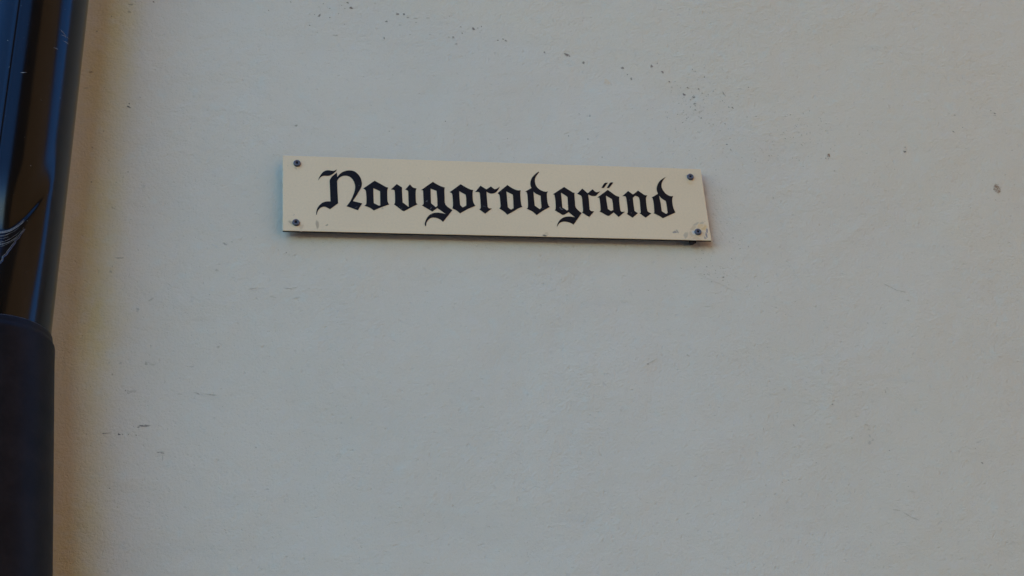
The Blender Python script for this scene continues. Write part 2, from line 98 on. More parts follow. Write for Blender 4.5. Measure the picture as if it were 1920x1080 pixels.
WALL_MARKS = [
 (-239.8,278.1,0.96,0.65,-20,'br',0.68),(-266.4,263.7,0.59,0.67,0,'br',0.68),(-200.1,278.1,0.67,0.75,0,'br',0.68),(-205.6,272.9,0.59,0.67,0,'br',0.32),(-192.2,271.6,0.74,0.83,0,'br',0.68),(-205.1,259.9,2.52,1.13,50,'br',0.68),
 (-210.9,261,0.74,0.67,0,'br',0.45),(-216.8,261.6,0.45,0.5,0,'dk',0.72),(-192.4,257.5,0.74,0.83,0,'br',0.68),(-217,244.3,1.04,0.7,-25,'br',0.68),(-170.2,281.5,1.48,1.17,0,'ol',0.68),(-166.3,273.9,2.52,1.42,5,'br',0.68),
 (-173.8,272.2,0.59,0.67,0,'br',0.68),(-177.7,276.8,0.59,0.4,0,'br',0.68),(-181.8,263.9,0.45,0.5,0,'br',0.68),(-136.4,282.7,0.67,0.75,0,'br',0.32),(-174.8,248.5,0.89,0.8,0,'br',0.32),(-186.1,231.2,2.52,1.13,0,'br',0.32),
 (-123.1,255.9,1.34,1.2,-20,'ol',0.68),(-126.7,230.6,0.74,1.83,0,'br',0.68),(-108.8,268.1,1.63,1.47,-10,'br',0.68),(-101,268.3,1.34,1.2,0,'dk',0.68),(-96.4,263.5,1.34,0.9,0,'br',0.68),(-87,263,1.93,0.87,0,'br',0.32),
 (-86.4,256.7,0.89,1,0,'br',0.32),(-94.6,237.7,0.59,0.67,0,'br',0.68),(-69.9,239.6,0.96,0.87,0,'br',0.32),(-44,268.7,0.45,0.5,0,'br',0.68),(-30.8,253.3,1.04,0.82,0,'br',0.68),(-29.3,243.7,1.04,0.82,0,'br',0.68),
 (-40.9,237.1,1.19,1.33,0,'dk',0.68),(-46.3,236.8,1.19,0.93,0,'br',0.32),(-37.6,227,1.48,1.33,0,'br',0.32),(-14.8,251.3,2.08,1.63,-15,'br',0.68),(-9.2,252.8,0.89,1,0,'br',0.32),(-4.4,255.4,0.67,0.75,0,'br',0.68),
 (-6.9,246.5,0.67,0.75,0,'br',0.32),(15,235.5,0.96,1.08,0,'br',0.68),(21.9,237.8,1.04,0.82,-20,'br',0.68),(25.2,235.5,1.63,0.92,0,'br',0.68),(-234,98.8,1.63,1.47,0,'ol',0.45),(-57,112.8,0.67,0.75,0,'br',0.68),
 (-124.9,95.8,0.52,0.58,0,'br',0.68),(17.3,91.4,0.59,0.67,0,'br',0.45),(22,117,0.45,0.5,0,'br',0.32),(-173.5,166.6,0.3,0.33,0,'dk',0.68),(-117.9,176.6,0.52,0.29,0,'dk',0.68),(-71.4,264.5,2.23,1,0,'br',0.18),
 (-62.6,265.4,0.45,0.5,0,'br',0.32),(-106.5,251.7,1.93,0.87,0,'br',0.18),(-114.3,272.4,0.59,0.4,-30,'br',0.68),(-110.1,269.5,0.89,0.5,-20,'br',0.68),(-21.5,250.9,0.59,0.4,0,'br',0.32),(73.2,220.7,1.34,1.2,-25,'br',0.68),
 (101.4,218.5,2.67,2.25,-15,'br',0.68),(104.4,216.8,1.34,0.9,0,'br',0.68),(121.8,207.6,1.78,1.6,-20,'ol',0.68),(171.7,202.3,1.93,1.52,-35,'br',0.68),(177,192.5,0.82,0.73,-20,'dk',0.68),(181.2,186.4,1.48,1.5,0,'ol',0.68),
 (149.4,180.1,3.86,3.9,0,'ye',0.27),(210.2,207.1,1.93,1.73,-35,'br',0.68),(218.2,211.8,0.89,1,0,'gn',0.45),(223.4,198.7,1.78,1.6,-40,'br',0.68),(230.6,184.7,0.96,1.08,0,'br',0.68),(232.8,176.2,1.04,0.93,0,'br',0.32),
 (247.5,165.9,1.71,1.73,0,'rd',0.68),(253.4,176.6,1.19,1.07,0,'br',0.68),(259.7,162.7,1.63,1.28,0,'dk',0.68),(267.8,175.3,1.19,0.8,-50,'br',0.68),(271.5,169.2,0.67,0.75,0,'br',0.68),(279.2,167.9,0.67,0.75,0,'br',0.68),
 (286.6,173,0.52,1.28,0,'br',0.45),(300.2,169.5,3.86,0.95,-70,'br',0.45),(303.9,149.8,0.74,0.83,0,'dk',0.68),(308.7,149.2,1.19,1.33,0,'br',0.68),(296.9,158.9,0.52,0.58,0,'dk',0.68),(259.4,152.9,1.78,1.4,20,'ol',0.45),
 (259.4,143.6,1.19,0.8,-40,'dk',0.54),(264.1,140.7,0.74,0.83,0,'br',0.32),(265.3,131.9,1.04,1.17,0,'rd',0.54),(278,194.1,0.67,1.05,0,'dk',0.54),(257.8,196.9,0.52,0.58,0,'br',0.68),(334.4,181.3,0.67,0.75,0,'dk',0.54),
 (295.4,124.6,0.74,0.83,0,'br',0.68),(293.4,94.4,1.04,0.93,0,'dk',0.68),(297.5,86.5,1.19,1.33,0,'br',0.32),(274.5,124.1,0.67,0.75,0,'br',0.45),(279.7,122.9,0.74,0.83,0,'rd',0.36),(240.4,124.2,1.04,0.58,30,'br',0.68),
 (246.5,130.3,0.59,0.67,0,'br',0.68),(243.9,142.3,0.45,0.5,0,'dk',0.54),(93,98.3,0.59,0.67,0,'dk',0.68),(116.9,94.7,0.74,0.83,0,'rd',0.68),(122.6,128.7,1.04,1.52,0,'gr',0.54),(109.3,131,1.04,0.93,0,'gr',0.36),
 (196.8,141.3,0.45,0.5,0,'dk',0.68),(164.1,130.4,0.37,0.42,0,'dk',0.68),(337.9,137.5,0.52,0.58,0,'dk',0.68),(346.2,79.9,0.89,0.5,-30,'br',0.68),(353.6,100.5,0.52,0.58,0,'dk',0.54),(371.1,115.2,0.45,0.5,0,'dk',0.68),
 (132.1,69.6,0.59,0.67,0,'br',0.68),(225.2,96.2,0.45,0.5,0,'br',0.68),(248.3,151.4,0.52,0.58,0,'dk',0.45),(253.4,148.5,0.52,0.58,0,'dk',0.45),(254.7,158.9,1.04,0.7,0,'ol',0.54),(244.2,176.2,0.89,0.6,0,'br',0.32),
 (259.9,149.8,0.74,0.83,0,'rd',0.54),(351.5,110.6,0.45,0.5,0,'dk',0.45),(425.3,83.7,2.14,2.04,40,'rs',0.92),(423.8,82.3,1.14,1.28,0,'rd',0.45),(420.6,79.2,0.71,0.8,0,'br',0.68),(424.1,78.8,0.5,0.56,0,'br',0.68),
 (529.1,93.1,1.99,1.34,-35,'dk',0.68),(531,99.7,1.42,0.96,0,'gr',0.36),(644.7,42.7,4.42,4.71,-30,'rs',0.8),(644,45.6,3.13,2.82,30,'rs',0.69),(645.7,38.8,2.85,2.24,20,'rs',0.69),(640.8,41.6,2.14,1.44,0,'rs',0.69),
 (647.1,48.7,1,0.78,0,'dk',0.36),(644.7,36.3,1,0.56,0,'dk',0.36),(649.8,44.8,0.71,0.8,0,'dk',0.24),(638.4,25.9,0.78,0.7,0,'br',0.45),(603.1,126.4,1.42,0.8,-30,'dk',0.54),(617.6,133.2,0.57,0.64,0,'dk',0.68),
 (668.1,157.4,1.85,0.83,-10,'br',0.68),(667.4,154.3,1.71,0.77,0,'br',0.32),(663.4,161.3,0.71,0.56,0,'br',0.68),(406.1,116,0.5,0.56,0,'dk',0.68),(401.3,114.2,0.5,0.56,0,'dk',0.68),(371.4,106.1,0.5,0.78,0,'dk',0.68),
 (424.1,134.5,0.5,0.56,0,'dk',0.68),(411.2,149.2,0.43,0.48,0,'dk',0.68),(610.5,151.7,1.85,1.04,0,'br',0.32),(493.7,135.6,0.36,0.4,0,'dk',0.68),(626.7,54.3,0.43,0.48,0,'dk',0.45),(669.9,49.5,1.14,0.64,-20,'br',0.21),
 (428.9,61.1,0.43,0.48,0,'br',0.68),(406.6,14.4,0.43,0.48,0,'br',0.45),(411.6,8,0.36,0.4,0,'br',0.45),(601.1,13.2,0.5,0.56,0,'br',0.45),(342.2,19.4,0.57,0.64,0,'dk',0.45),(679.1,101,0.5,0.56,0,'br',0.68),
 (677,127.3,0.64,0.72,0,'br',0.32),(-425.8,-81,4.01,0.72,-5,'dk',0.36),(-421.8,-80,0.45,0.5,0,'br',0.45),(-433.8,-98.2,1.34,1.35,0,'gr',0.36),(-432.7,-91.4,0.74,0.67,0,'gr',0.36),(-390.3,-131.1,3.27,1.1,30,'br',0.24),
 (-403.6,-144.7,1.34,1.5,0,'gr',0.27),(-321.2,-93.8,2.08,1.17,-20,'br',0.24),(-282.6,-115.7,3.71,0.83,10,'br',0.24),(-281.1,-118.3,3.27,0.59,5,'wh',0.24),(-243.3,-115,3.27,0.73,-5,'br',0.3),(-237.3,-114,2.23,0.5,10,'br',0.24),
 (-260,-125.6,2.97,0.67,-10,'ol',0.18),(-234.3,-126,4.45,0.75,10,'br',0.15),(-392,-206.5,1.93,1.73,0,'ol',0.3),(-385.9,-207.6,3.27,1.1,0,'ol',0.18),(-345,-209.7,1.93,1.08,0,'gr',0.24),(-317.8,-186.5,1.78,1.2,0,'br',0.27),
 (-430.1,-206,1.11,0.88,0,'gr',0.3),(-418.7,-206.2,2.08,0.93,10,'gr',0.27),(-426.2,-219,1.19,0.93,0,'br',0.38),(-328.3,-124,0.52,0.58,0,'dk',0.45),(-245.6,-69.8,0.67,0.75,0,'br',0.45),(-254.3,-66.9,0.52,0.58,0,'br',0.45),
 (-337.2,-143.2,0.37,0.42,0,'br',0.45),(-312.8,-60.9,2.38,1.07,-30,'br',0.3),(-305.2,-57.9,1.19,0.67,0,'br',0.3),(-324.1,-62.9,4.45,0.8,-35,'wh',0.3),(-406.1,-70.5,0.89,0.5,-30,'br',0.45),(-372,-112.3,4.45,0.6,-40,'br',0.12),
 (-364.6,-112.5,0.59,0.67,0,'wh',0.36),(-408.9,-239.1,1.93,1.52,-30,'br',0.45),(-412,-237.6,0.67,0.75,0,'br',0.56),(-405,-238.3,4.45,1.75,0,'br',0.19),(-391.4,-276.9,4.9,1.1,-3,'dk',0.71),(-389.3,-277.5,2.52,0.45,-6,'dk',0.6),
 (-396.9,-278.4,1.48,0.58,30,'dk',0.52),(-427.8,-285,3.27,0.44,5,'rd',0.52),(-431.3,-285.3,1.48,0.67,0,'dk',0.68),(-416,-286.4,1.63,0.83,0,'dk',0.68),(-412.8,-286.4,0.67,0.75,0,'dk',0.56),(-406.7,-286.5,0.67,0.6,0,'br',0.56),
 (-399,-287.2,0.67,0.75,0,'br',0.56),(-374.2,-306.1,3.27,0.66,0,'dk',0.52),(-372.1,-307.1,1.93,0.76,-20,'dk',0.38),(-371.5,-312.4,0.59,3.33,0,'gr',0.22),(-336.7,-241,4.45,0.7,-15,'br',0.3),(-323.8,-242,5.2,0.7,-5,'br',0.3),
 (-333.8,-242.1,2.97,0.4,-20,'wh',0.3),(-319.4,-244.7,3.71,0.5,-10,'wh',0.24),(-277.1,-301.4,0.59,0.87,0,'rd',0.45),(-264,-347,0.59,0.4,0,'dk',0.45),(-238.9,-328.4,0.59,0.67,0,'wh',0.48),(-422.5,-344.5,0.89,0.5,20,'br',0.56),
 (-367.4,-280.6,0.45,0.5,0,'dk',0.56),(-312,-255.4,0.37,0.42,0,'dk',0.45),(-356.7,-241.3,2.23,0.75,0,'br',0.19),(276.7,-66,0.67,0.75,0,'dk',0.45),(300,-49.2,0.67,0.75,0,'br',0.45),(262.9,-90.9,1.19,1.07,0,'br',0.45),
 (261.8,-95,1.04,0.58,0,'br',0.45),(254.6,-82.4,0.59,0.67,0,'br',0.45),(264,-78.9,0.59,0.67,0,'br',0.45),(245.7,-88.1,0.74,0.58,0,'br',0.45),(239.8,-87.7,0.67,0.75,0,'br',0.45),(247.5,-97.3,0.89,0.5,20,'br',0.45),
 (229.6,-78.2,1.04,0.47,10,'br',0.45),(303.8,-101.7,0.59,0.67,0,'br',0.45),(345.9,-68.2,1.34,0.75,-30,'br',0.21),(413.7,-83.3,0.37,0.42,0,'dk',0.45),(332.4,-138.9,0.37,0.42,0,'dk',0.45),(433.3,-148.4,0.59,0.67,0,'dk',0.45),
 (455.6,-149,0.52,0.58,0,'br',0.45),(158,-203.1,1.11,1,0,'br',0.45),(206.4,-192.1,1.93,0.87,-30,'br',0.24),(289.1,-52.2,0.67,0.75,0,'br',0.45),(282.5,-37.7,0.74,0.83,0,'br',0.45),(467.8,-98.1,4.45,0.5,-25,'br',0.3),
 (475.8,-102.6,4.45,0.5,-30,'br',0.3),(485,-105.6,4.45,0.5,-15,'br',0.3),(163.7,-199.7,5.2,0.58,25,'br',0.21),(169.2,-109.9,0.89,0.8,0,'rd',0.24),(261.3,-101.9,12.62,0.71,-28,'br',0.09),(242.2,-92.2,8.91,0.5,-30,'br',0.07),
 (244.2,-77.5,0.74,0.83,0,'br',0.45),(268.3,-100.9,0.59,0.4,0,'br',0.45),(370.4,-252.1,1.48,0.83,0,'dk',0.36),(319.6,-277.2,0.96,0.87,0,'br',0.45),(386.5,-293,1.34,0.9,0,'br',0.24),(408.4,-290.3,1.19,1.73,0,'gr',0.21),
 (406.8,-298.6,1.78,2,0,'gr',0.24),(411.3,-295.3,1.19,1.33,0,'gr',0.21),(406.8,-276.8,1.93,1.08,-30,'br',0.18),(409.1,-282.7,1.48,0.83,-50,'br',0.18),(429,-308.1,0.67,0.75,0,'br',0.45),(339,-322.1,0.52,0.58,0,'dk',0.45),
 (539.1,-323.6,1.48,1,-10,'dk',0.42),(263.5,-382,0.82,0.46,0,'dk',0.45),(255.4,-385.2,0.74,0.5,0,'dk',0.45),(441.2,-231.3,0.52,0.58,0,'br',0.45),(438.4,-236.5,0.74,0.83,0,'br',0.45),(443,-350.9,0.52,0.41,0,'dk',0.45),
 (295.5,-344.7,0.59,0.4,0,'dk',0.45),(303,-342.3,1.04,0.58,0,'br',0.3),(534.9,-305.9,0.52,0.58,0,'br',0.45),(423.7,-378.2,4.45,0.6,-12,'br',0.24),(435.8,-384,4.45,0.7,-35,'br',0.27),(443.2,-388.1,4.45,0.7,-28,'br',0.27),
 (344,-224.7,0.45,0.5,0,'dk',0.45),(350.8,-355.7,0.45,0.5,0,'br',0.45),(445.5,-356.6,4.45,0.6,-10,'br',0.15),(-424.7,116,2.33,0.92,-35,'dk',0.9),(-424.4,120.4,0.72,0.81,0,'dk',0.9),(-469.5,162.1,1.79,1.61,0,'br',0.5),
 (-465.9,220.4,0.9,1.01,0,'dk',0.54),(-450.2,243.3,0.81,0.54,-30,'dk',0.81),(-428.8,261.8,2.33,1.31,0,'ol',0.45),(-430.3,250.8,1.79,1.61,0,'ol',0.36),(-402.7,267.5,1.26,0.99,-20,'br',0.72),(-450.9,81.7,0.9,1.01,0,'br',0.54),
 (-462.1,59.7,0.81,0.91,0,'br',0.54),(-442.9,43.3,0.81,0.91,0,'br',0.36),(-426.3,21.9,0.9,0.71,0,'br',0.3),(-421.5,28.7,0.9,1.01,0,'br',0.36),(-473.1,139.6,2.51,1.13,0,'ol',0.32),(-412.5,129.8,1.08,0.73,0,'rd',0.36),
 (-460.3,14.3,1.02,0.91,0,'dk',0.48),(-435.4,-18.3,2.77,0.93,-30,'br',0.24),(-425.9,-81,4.06,0.91,-3,'dk',0.3),(-434.1,-97.7,1.48,1.33,0,'gr',0.36),(-432.6,-91.3,0.83,0.93,0,'gr',0.3),(-403.6,-142.9,1.66,1.87,0,'gr',0.3),
 (-433.8,14.5,0.74,0.83,0,'dk',0.3),(-404,10.6,1.85,2.49,0,'gr',0.18),(240.1,179.2,0.46,0.35,10,'dk',0.48),(235.1,136,0.63,0.46,42,'dk',0.71),(268.1,189.2,0.42,0.41,122,'dk',0.54),(272.8,154.5,0.31,0.47,157,'dk',0.68),
 (232.3,154.8,0.53,0.26,91,'dk',0.4),(250.3,174.8,0.39,0.3,126,'dk',0.64),(204.4,144.3,0.56,0.42,91,'dk',0.32),(248.5,132.2,0.57,0.37,171,'dk',0.69),(294.9,142.4,0.54,0.47,123,'dk',0.4),(252.4,124.4,0.52,0.46,68,'br',0.39),
 (253.2,147.2,0.42,0.48,110,'br',0.72),(221.5,130.9,0.34,0.48,153,'dk',0.54),(222.6,138.2,0.39,0.38,0,'dk',0.57),(295.1,165,0.4,0.57,34,'br',0.38),(246.8,161.9,0.58,0.52,25,'dk',0.42),(307.2,144.9,0.32,0.53,50,'dk',0.34),
 (260,165.4,0.4,0.55,160,'dk',0.5),(263.9,114.2,0.4,0.51,72,'dk',0.61),(256.3,143.4,0.52,0.26,7,'dk',0.4),(268.8,142.9,0.36,0.45,159,'dk',0.46),(246.8,135.6,0.55,0.56,68,'br',0.45),(290.1,176.1,0.58,0.42,131,'dk',0.44),
 (302.7,171.2,0.3,0.43,86,'br',0.32),(284.8,140.8,0.49,0.49,94,'dk',0.51),(208.7,110.4,0.47,0.47,34,'br',0.62),(244.3,159.9,0.44,0.34,8,'dk',0.41),(317.2,166.3,0.52,0.34,12,'dk',0.59),(257.5,142.5,0.44,0.34,88,'br',0.4),
 (308.1,155.2,0.35,0.36,17,'br',0.46),(242.5,151.7,0.31,0.32,75,'br',0.71),(248.2,115.7,0.49,0.55,18,'br',0.48),(257.7,170.4,0.5,0.42,19,'br',0.65),(293.6,158.1,0.61,0.38,158,'dk',0.47),(224.5,129.2,0.38,0.33,11,'dk',0.49),
 (270.7,158.9,0.6,0.3,67,'br',0.36),(265.4,139.6,0.29,0.28,167,'br',0.42),(238.1,185.3,0.59,0.56,13,'dk',0.39),(263,132.9,0.53,0.32,60,'dk',0.47),(271.9,159.6,0.4,0.4,12,'dk',0.7),(256.4,137.8,0.49,0.44,145,'dk',0.44),
 (261.3,156.1,0.55,0.41,85,'br',0.37),(266.9,202.4,0.56,0.38,141,'dk',0.72),(231.9,171.4,0.35,0.47,34,'dk',0.33),(279.4,165.9,0.35,0.52,44,'br',0.32),(241,165,0.6,0.52,3,'br',0.41),(255.4,176.3,0.36,0.57,66,'dk',0.55),
 (279.4,208.5,0.62,0.45,15,'br',0.59),(303.6,143.5,0.37,0.35,93,'dk',0.55),(239,152.5,0.59,0.44,44,'br',0.72),(255.6,127.7,0.48,0.44,16,'br',0.53),(251.9,184.5,0.31,0.32,178,'dk',0.42),(242.1,171.5,0.48,0.27,52,'dk',0.38),
 (266.7,142.1,0.6,0.4,12,'dk',0.53),(263.6,205.1,0.54,0.54,84,'dk',0.68),(263.7,152.4,0.36,0.47,148,'br',0.32),(262.6,134.3,0.47,0.51,100,'dk',0.41),(245.1,127.5,0.61,0.32,22,'dk',0.45),(230,143.5,0.53,0.52,1,'br',0.35),
 (225.2,118,0.43,0.32,131,'br',0.41),(273,160.6,0.34,0.56,153,'br',0.48),(246,155.9,0.44,0.29,7,'br',0.39),(275.2,138.9,0.48,0.54,54,'dk',0.4),(290.9,147.8,0.38,0.49,68,'dk',0.41),(264.1,138.3,0.34,0.53,139,'br',0.53),
 (258.3,111.3,0.48,0.57,131,'dk',0.49),(282.1,154.8,0.35,0.56,118,'br',0.53),(246.7,165.3,0.5,0.28,87,'br',0.34),(242,115.5,0.52,0.54,28,'br',0.4),(270.9,147.9,0.33,0.41,156,'dk',0.64),(276.4,164.7,0.42,0.52,14,'dk',0.37),
 (298.2,132.9,0.37,0.39,123,'dk',0.41),(195.2,99,0.43,0.4,31,'br',0.46),(308.3,101.9,0.39,0.32,69,'dk',0.56),(277,114.4,0.29,0.55,83,'dk',0.5),(266.3,151.2,0.44,0.29,63,'dk',0.46),(373.3,133.9,0.34,0.49,76,'dk',0.59),
 (296.1,185.8,0.44,0.39,0,'dk',0.51),(336.4,90.7,0.32,0.37,121,'br',0.62),(284.1,185.3,0.45,0.52,102,'br',0.59),(189.9,106.3,0.48,0.45,47,'br',0.72),(326.5,70.6,0.31,0.5,116,'dk',0.65),(254.2,101.7,0.57,0.29,43,'br',0.33),
 (277.9,130.3,0.56,0.34,61,'dk',0.37),(274,73.4,0.49,0.3,150,'dk',0.56),(308.8,154.6,0.56,0.39,90,'dk',0.42),(308.7,91.7,0.44,0.44,136,'dk',0.32),(317.8,162.5,0.3,0.4,118,'dk',0.36),(286.7,137.7,0.31,0.36,32,'dk',0.7),
 (310.3,76,0.4,0.52,94,'br',0.67),(331.6,113.8,0.59,0.29,132,'dk',0.44),(275.2,91.6,0.39,0.44,39,'dk',0.68),(319,169.5,0.53,0.57,60,'dk',0.41),(242.9,139.5,0.54,0.5,19,'dk',0.46),(303.4,99.3,0.47,0.35,99,'br',0.45),
 (220.7,121,0.41,0.4,23,'dk',0.33),(326,165.9,0.59,0.49,105,'br',0.39),(177.9,142.2,0.58,0.43,23,'dk',0.33),(269.6,124.7,0.33,0.52,8,'br',0.6),(243.4,83.3,0.36,0.55,49,'dk',0.63),(230.3,110,0.48,0.29,20,'br',0.6),
 (293.4,101.4,0.37,0.31,105,'dk',0.33),(207.6,79.8,0.6,0.4,55,'br',0.44),(341.7,168.7,0.3,0.29,1,'br',0.47),(241.3,136.7,0.45,0.53,71,'dk',0.59),(287.5,114.2,0.41,0.39,131,'br',0.7),(280.7,94.1,0.61,0.38,62,'dk',0.5),
 (298.9,156.5,0.43,0.39,138,'dk',0.6),(291.4,133,0.55,0.26,63,'br',0.37),(219.7,99.2,0.55,0.45,141,'br',0.7),(301.7,117.5,0.32,0.55,10,'dk',0.55),(176.3,108.6,0.4,0.47,93,'br',0.57),(229.8,114,0.52,0.55,24,'br',0.63),
 (228.5,207,0.39,0.37,179,'dk',0.51),(298.6,117.2,0.33,0.57,29,'br',0.71),(230.9,168.5,0.44,0.43,142,'br',0.41),(325.4,135.7,0.29,0.56,161,'br',0.48),(298.7,28.2,0.43,0.48,35,'dk',0.46),(335.7,99.7,0.54,0.3,116,'dk',0.34),
 (395.9,133.5,0.3,0.38,33,'br',0.43),(220.2,138.4,0.46,0.53,148,'br',0.36),(283.5,121.6,0.42,0.27,95,'dk',0.4),(268.5,172.6,0.37,0.47,41,'br',0.48),(366.2,111.4,0.44,0.34,141,'dk',0.53),(298.9,103.4,0.51,0.44,26,'dk',0.56),
 (248.3,156.3,0.43,0.37,4,'br',0.5),(168.8,146.5,0.5,0.33,173,'br',0.6),(420.8,123.3,0.29,0.35,78,'dk',0.63),(326.4,136.3,0.44,0.49,34,'br',0.66),(287.8,88.4,0.55,0.35,165,'br',0.51),(340.2,176,0.36,0.31,100,'br',0.42),
 (363.3,118.5,0.48,0.44,107,'br',0.63),(391.8,98.2,0.63,0.52,97,'dk',0.68),(393.8,170.2,0.49,0.5,127,'br',0.4),(439.8,108.5,0.31,0.57,89,'dk',0.36),(424,138.6,0.55,0.57,153,'dk',0.39),(388.6,116.4,0.47,0.44,177,'br',0.32),
 (394.3,101.3,0.53,0.57,99,'dk',0.32),(372.2,101.2,0.31,0.42,171,'br',0.32),(429.5,93.2,0.62,0.51,48,'dk',0.59),(394.4,112.9,0.55,0.35,43,'br',0.61),(422,139.9,0.46,0.32,125,'dk',0.61),(379.1,105.4,0.3,0.31,159,'br',0.67),
 (420.8,114.4,0.29,0.31,8,'dk',0.42),(427.7,120.5,0.49,0.48,176,'dk',0.41),(382.7,108.3,0.51,0.5,42,'dk',0.51),(387.9,126.2,0.55,0.48,66,'br',0.69),(434.8,125.8,0.42,0.32,72,'br',0.66),(404.4,106.5,0.6,0.32,125,'dk',0.69),
 (422.8,121.9,0.32,0.4,124,'dk',0.68),(419.2,127.9,0.49,0.47,25,'br',0.57),(429,130.4,0.33,0.43,154,'dk',0.4),(416,88.3,0.55,0.29,153,'dk',0.32),(367.5,162.9,0.3,0.31,11,'dk',0.35),(421.2,156,0.55,0.43,11,'br',0.34),
 (388.6,66.2,0.5,0.5,49,'br',0.67),(384.3,142,0.55,0.53,86,'br',0.68),(391.4,127.6,0.34,0.46,80,'br',0.5),(387,122.5,0.61,0.48,30,'dk',0.47),(418.7,120.9,0.38,0.32,45,'dk',0.4),(376.9,139.9,0.51,0.45,46,'dk',0.67),
 (401.9,145.2,0.32,0.38,15,'br',0.72),(417.9,97,0.61,0.29,146,'dk',0.5),(404,126.1,0.56,0.36,97,'dk',0.72),(375.1,118.6,0.45,0.44,65,'dk',0.68),(403.8,102.1,0.47,0.4,85,'dk',0.45),(417.1,105.6,0.29,0.26,111,'dk',0.7),
 (386.3,78.6,0.3,0.42,37,'br',0.46),(369.4,111.5,0.4,0.3,140,'dk',0.68),(343.7,88.2,0.53,0.54,172,'dk',0.42),(400.7,128.5,0.6,0.4,61,'br',0.42),(376.5,77.7,0.42,0.47,27,'dk',0.71),(424.1,137.7,0.29,0.28,72,'br',0.67),
 (433.4,90.4,0.45,0.38,83,'br',0.48),(424.8,193,0.42,0.36,16,'br',0.64),(396.3,127.4,0.53,0.33,145,'br',0.45),(350.3,89.5,0.4,0.54,57,'br',0.62),(419.2,115.7,0.41,0.37,80,'dk',0.49),(395.3,136.9,0.34,0.5,77,'dk',0.38),
 (383.6,100.6,0.5,0.55,13,'dk',0.33),(430.3,131.1,0.56,0.34,161,'br',0.69),(424,124,0.45,0.28,49,'br',0.39),(380.4,142,0.43,0.44,102,'dk',0.33),(389.5,125,0.48,0.57,27,'dk',0.65),(401.6,144.2,0.59,0.38,102,'br',0.55),
 (378.6,108,0.55,0.27,165,'dk',0.61),(352,116.1,0.38,0.45,78,'dk',0.38),(396.2,99.2,0.44,0.37,110,'br',0.64),(365.1,153.7,0.46,0.29,155,'br',0.51),(393.9,134.5,0.43,0.42,148,'dk',0.62),(392.4,96.7,0.54,0.47,17,'dk',0.49),
 (396.5,40.6,0.34,0.35,73,'br',0.32),(475.1,112.6,0.41,0.5,78,'dk',0.49),(457.4,80,0.3,0.31,132,'br',0.71),(446.3,138.8,0.37,0.55,77,'dk',0.52),(401,48.3,0.29,0.46,42,'br',0.38),(458.3,128.4,0.38,0.35,168,'dk',0.52),
 (510.2,66.5,0.51,0.41,101,'br',0.58),(420.5,101.6,0.34,0.44,165,'br',0.46),(343.9,73.3,0.37,0.39,109,'dk',0.62),(477,88.3,0.63,0.41,143,'dk',0.5),(338,89.1,0.3,0.43,119,'dk',0.68),(277.9,129.5,0.4,0.32,39,'br',0.62),
 (484.9,78.1,0.42,0.56,9,'dk',0.44),(322.3,74.3,0.33,0.56,173,'br',0.38),(358,80.6,0.42,0.42,148,'br',0.62),(391.2,116.3,0.39,0.57,71,'br',0.62),(434.9,26.6,0.53,0.47,104,'dk',0.28),(397.8,81,0.6,0.51,134,'dk',0.37),
 (484.8,65.1,0.33,0.28,36,'dk',0.55),(290.7,75.9,0.48,0.45,148,'dk',0.7),(414.3,78.5,0.55,0.38,148,'dk',0.53),(394,111.3,0.48,0.57,124,'dk',0.56),(349.4,80.3,0.54,0.51,73,'br',0.51),(472.5,116.7,0.62,0.49,89,'br',0.58),
 (413.9,100.5,0.43,0.27,78,'dk',0.7),(331.7,42.4,0.35,0.27,142,'br',0.3),(338.1,87.8,0.49,0.3,6,'dk',0.72),(384.7,74.9,0.6,0.54,116,'dk',0.61),(250.5,72.6,0.48,0.43,2,'br',0.66),(497,106.7,0.37,0.41,54,'dk',0.32),
 (436.2,98.9,0.46,0.54,10,'dk',0.71),(372.2,113.2,0.54,0.45,75,'br',0.36),(464.1,141.2,0.59,0.29,103,'dk',0.46),(484.8,122.7,0.62,0.37,84,'br',0.68),(339.3,84.8,0.57,0.28,132,'br',0.6),(381.9,77.6,0.45,0.35,85,'br',0.64),
 (367.9,112.3,0.35,0.46,119,'br',0.47),(345.3,100.9,0.54,0.3,73,'br',0.59),(349.9,16.9,0.32,0.27,159,'dk',0.37),(448.4,130.7,0.48,0.34,113,'dk',0.4),(271.2,41.8,0.62,0.41,75,'dk',0.23),(265.9,7.6,0.41,0.39,155,'br',0.3),
 (273,48.7,0.48,0.48,74,'dk',0.41),(250.5,61.2,0.3,0.43,101,'dk',0.33),(269.9,-33,0.54,0.44,69,'br',0.38),(267.6,38.8,0.59,0.43,51,'br',0.31),(272.2,-10.9,0.38,0.49,49,'br',0.24),(270.5,10.3,0.62,0.52,65,'dk',0.22),
 (263.8,-66.3,0.51,0.27,8,'br',0.22),(253,-3,0.43,0.57,55,'br',0.37),(266.8,1,0.48,0.37,29,'br',0.48),(267.1,21.6,0.53,0.28,26,'dk',0.38),(276.5,23.6,0.3,0.42,145,'dk',0.31),(274.9,13.3,0.62,0.48,108,'dk',0.28),
 (266.4,14.2,0.46,0.4,126,'dk',0.32),(292.6,28.6,0.49,0.29,48,'br',0.37),(268.8,10.2,0.39,0.54,152,'br',0.26),(303.3,59.1,0.52,0.52,76,'dk',0.32),(277.7,29.8,0.51,0.53,62,'dk',0.31),(268.6,0.8,0.39,0.41,87,'dk',0.24),
 (264.6,47.9,0.3,0.37,32,'dk',0.26),(257.5,-42.6,0.4,0.49,78,'br',0.41),(262.2,-5.3,0.54,0.54,90,'br',0.27),(264.5,38.4,0.29,0.33,45,'dk',0.21),(262.1,-36.2,0.54,0.35,31,'dk',0.29),(268.5,42.9,0.4,0.3,156,'br',0.36),
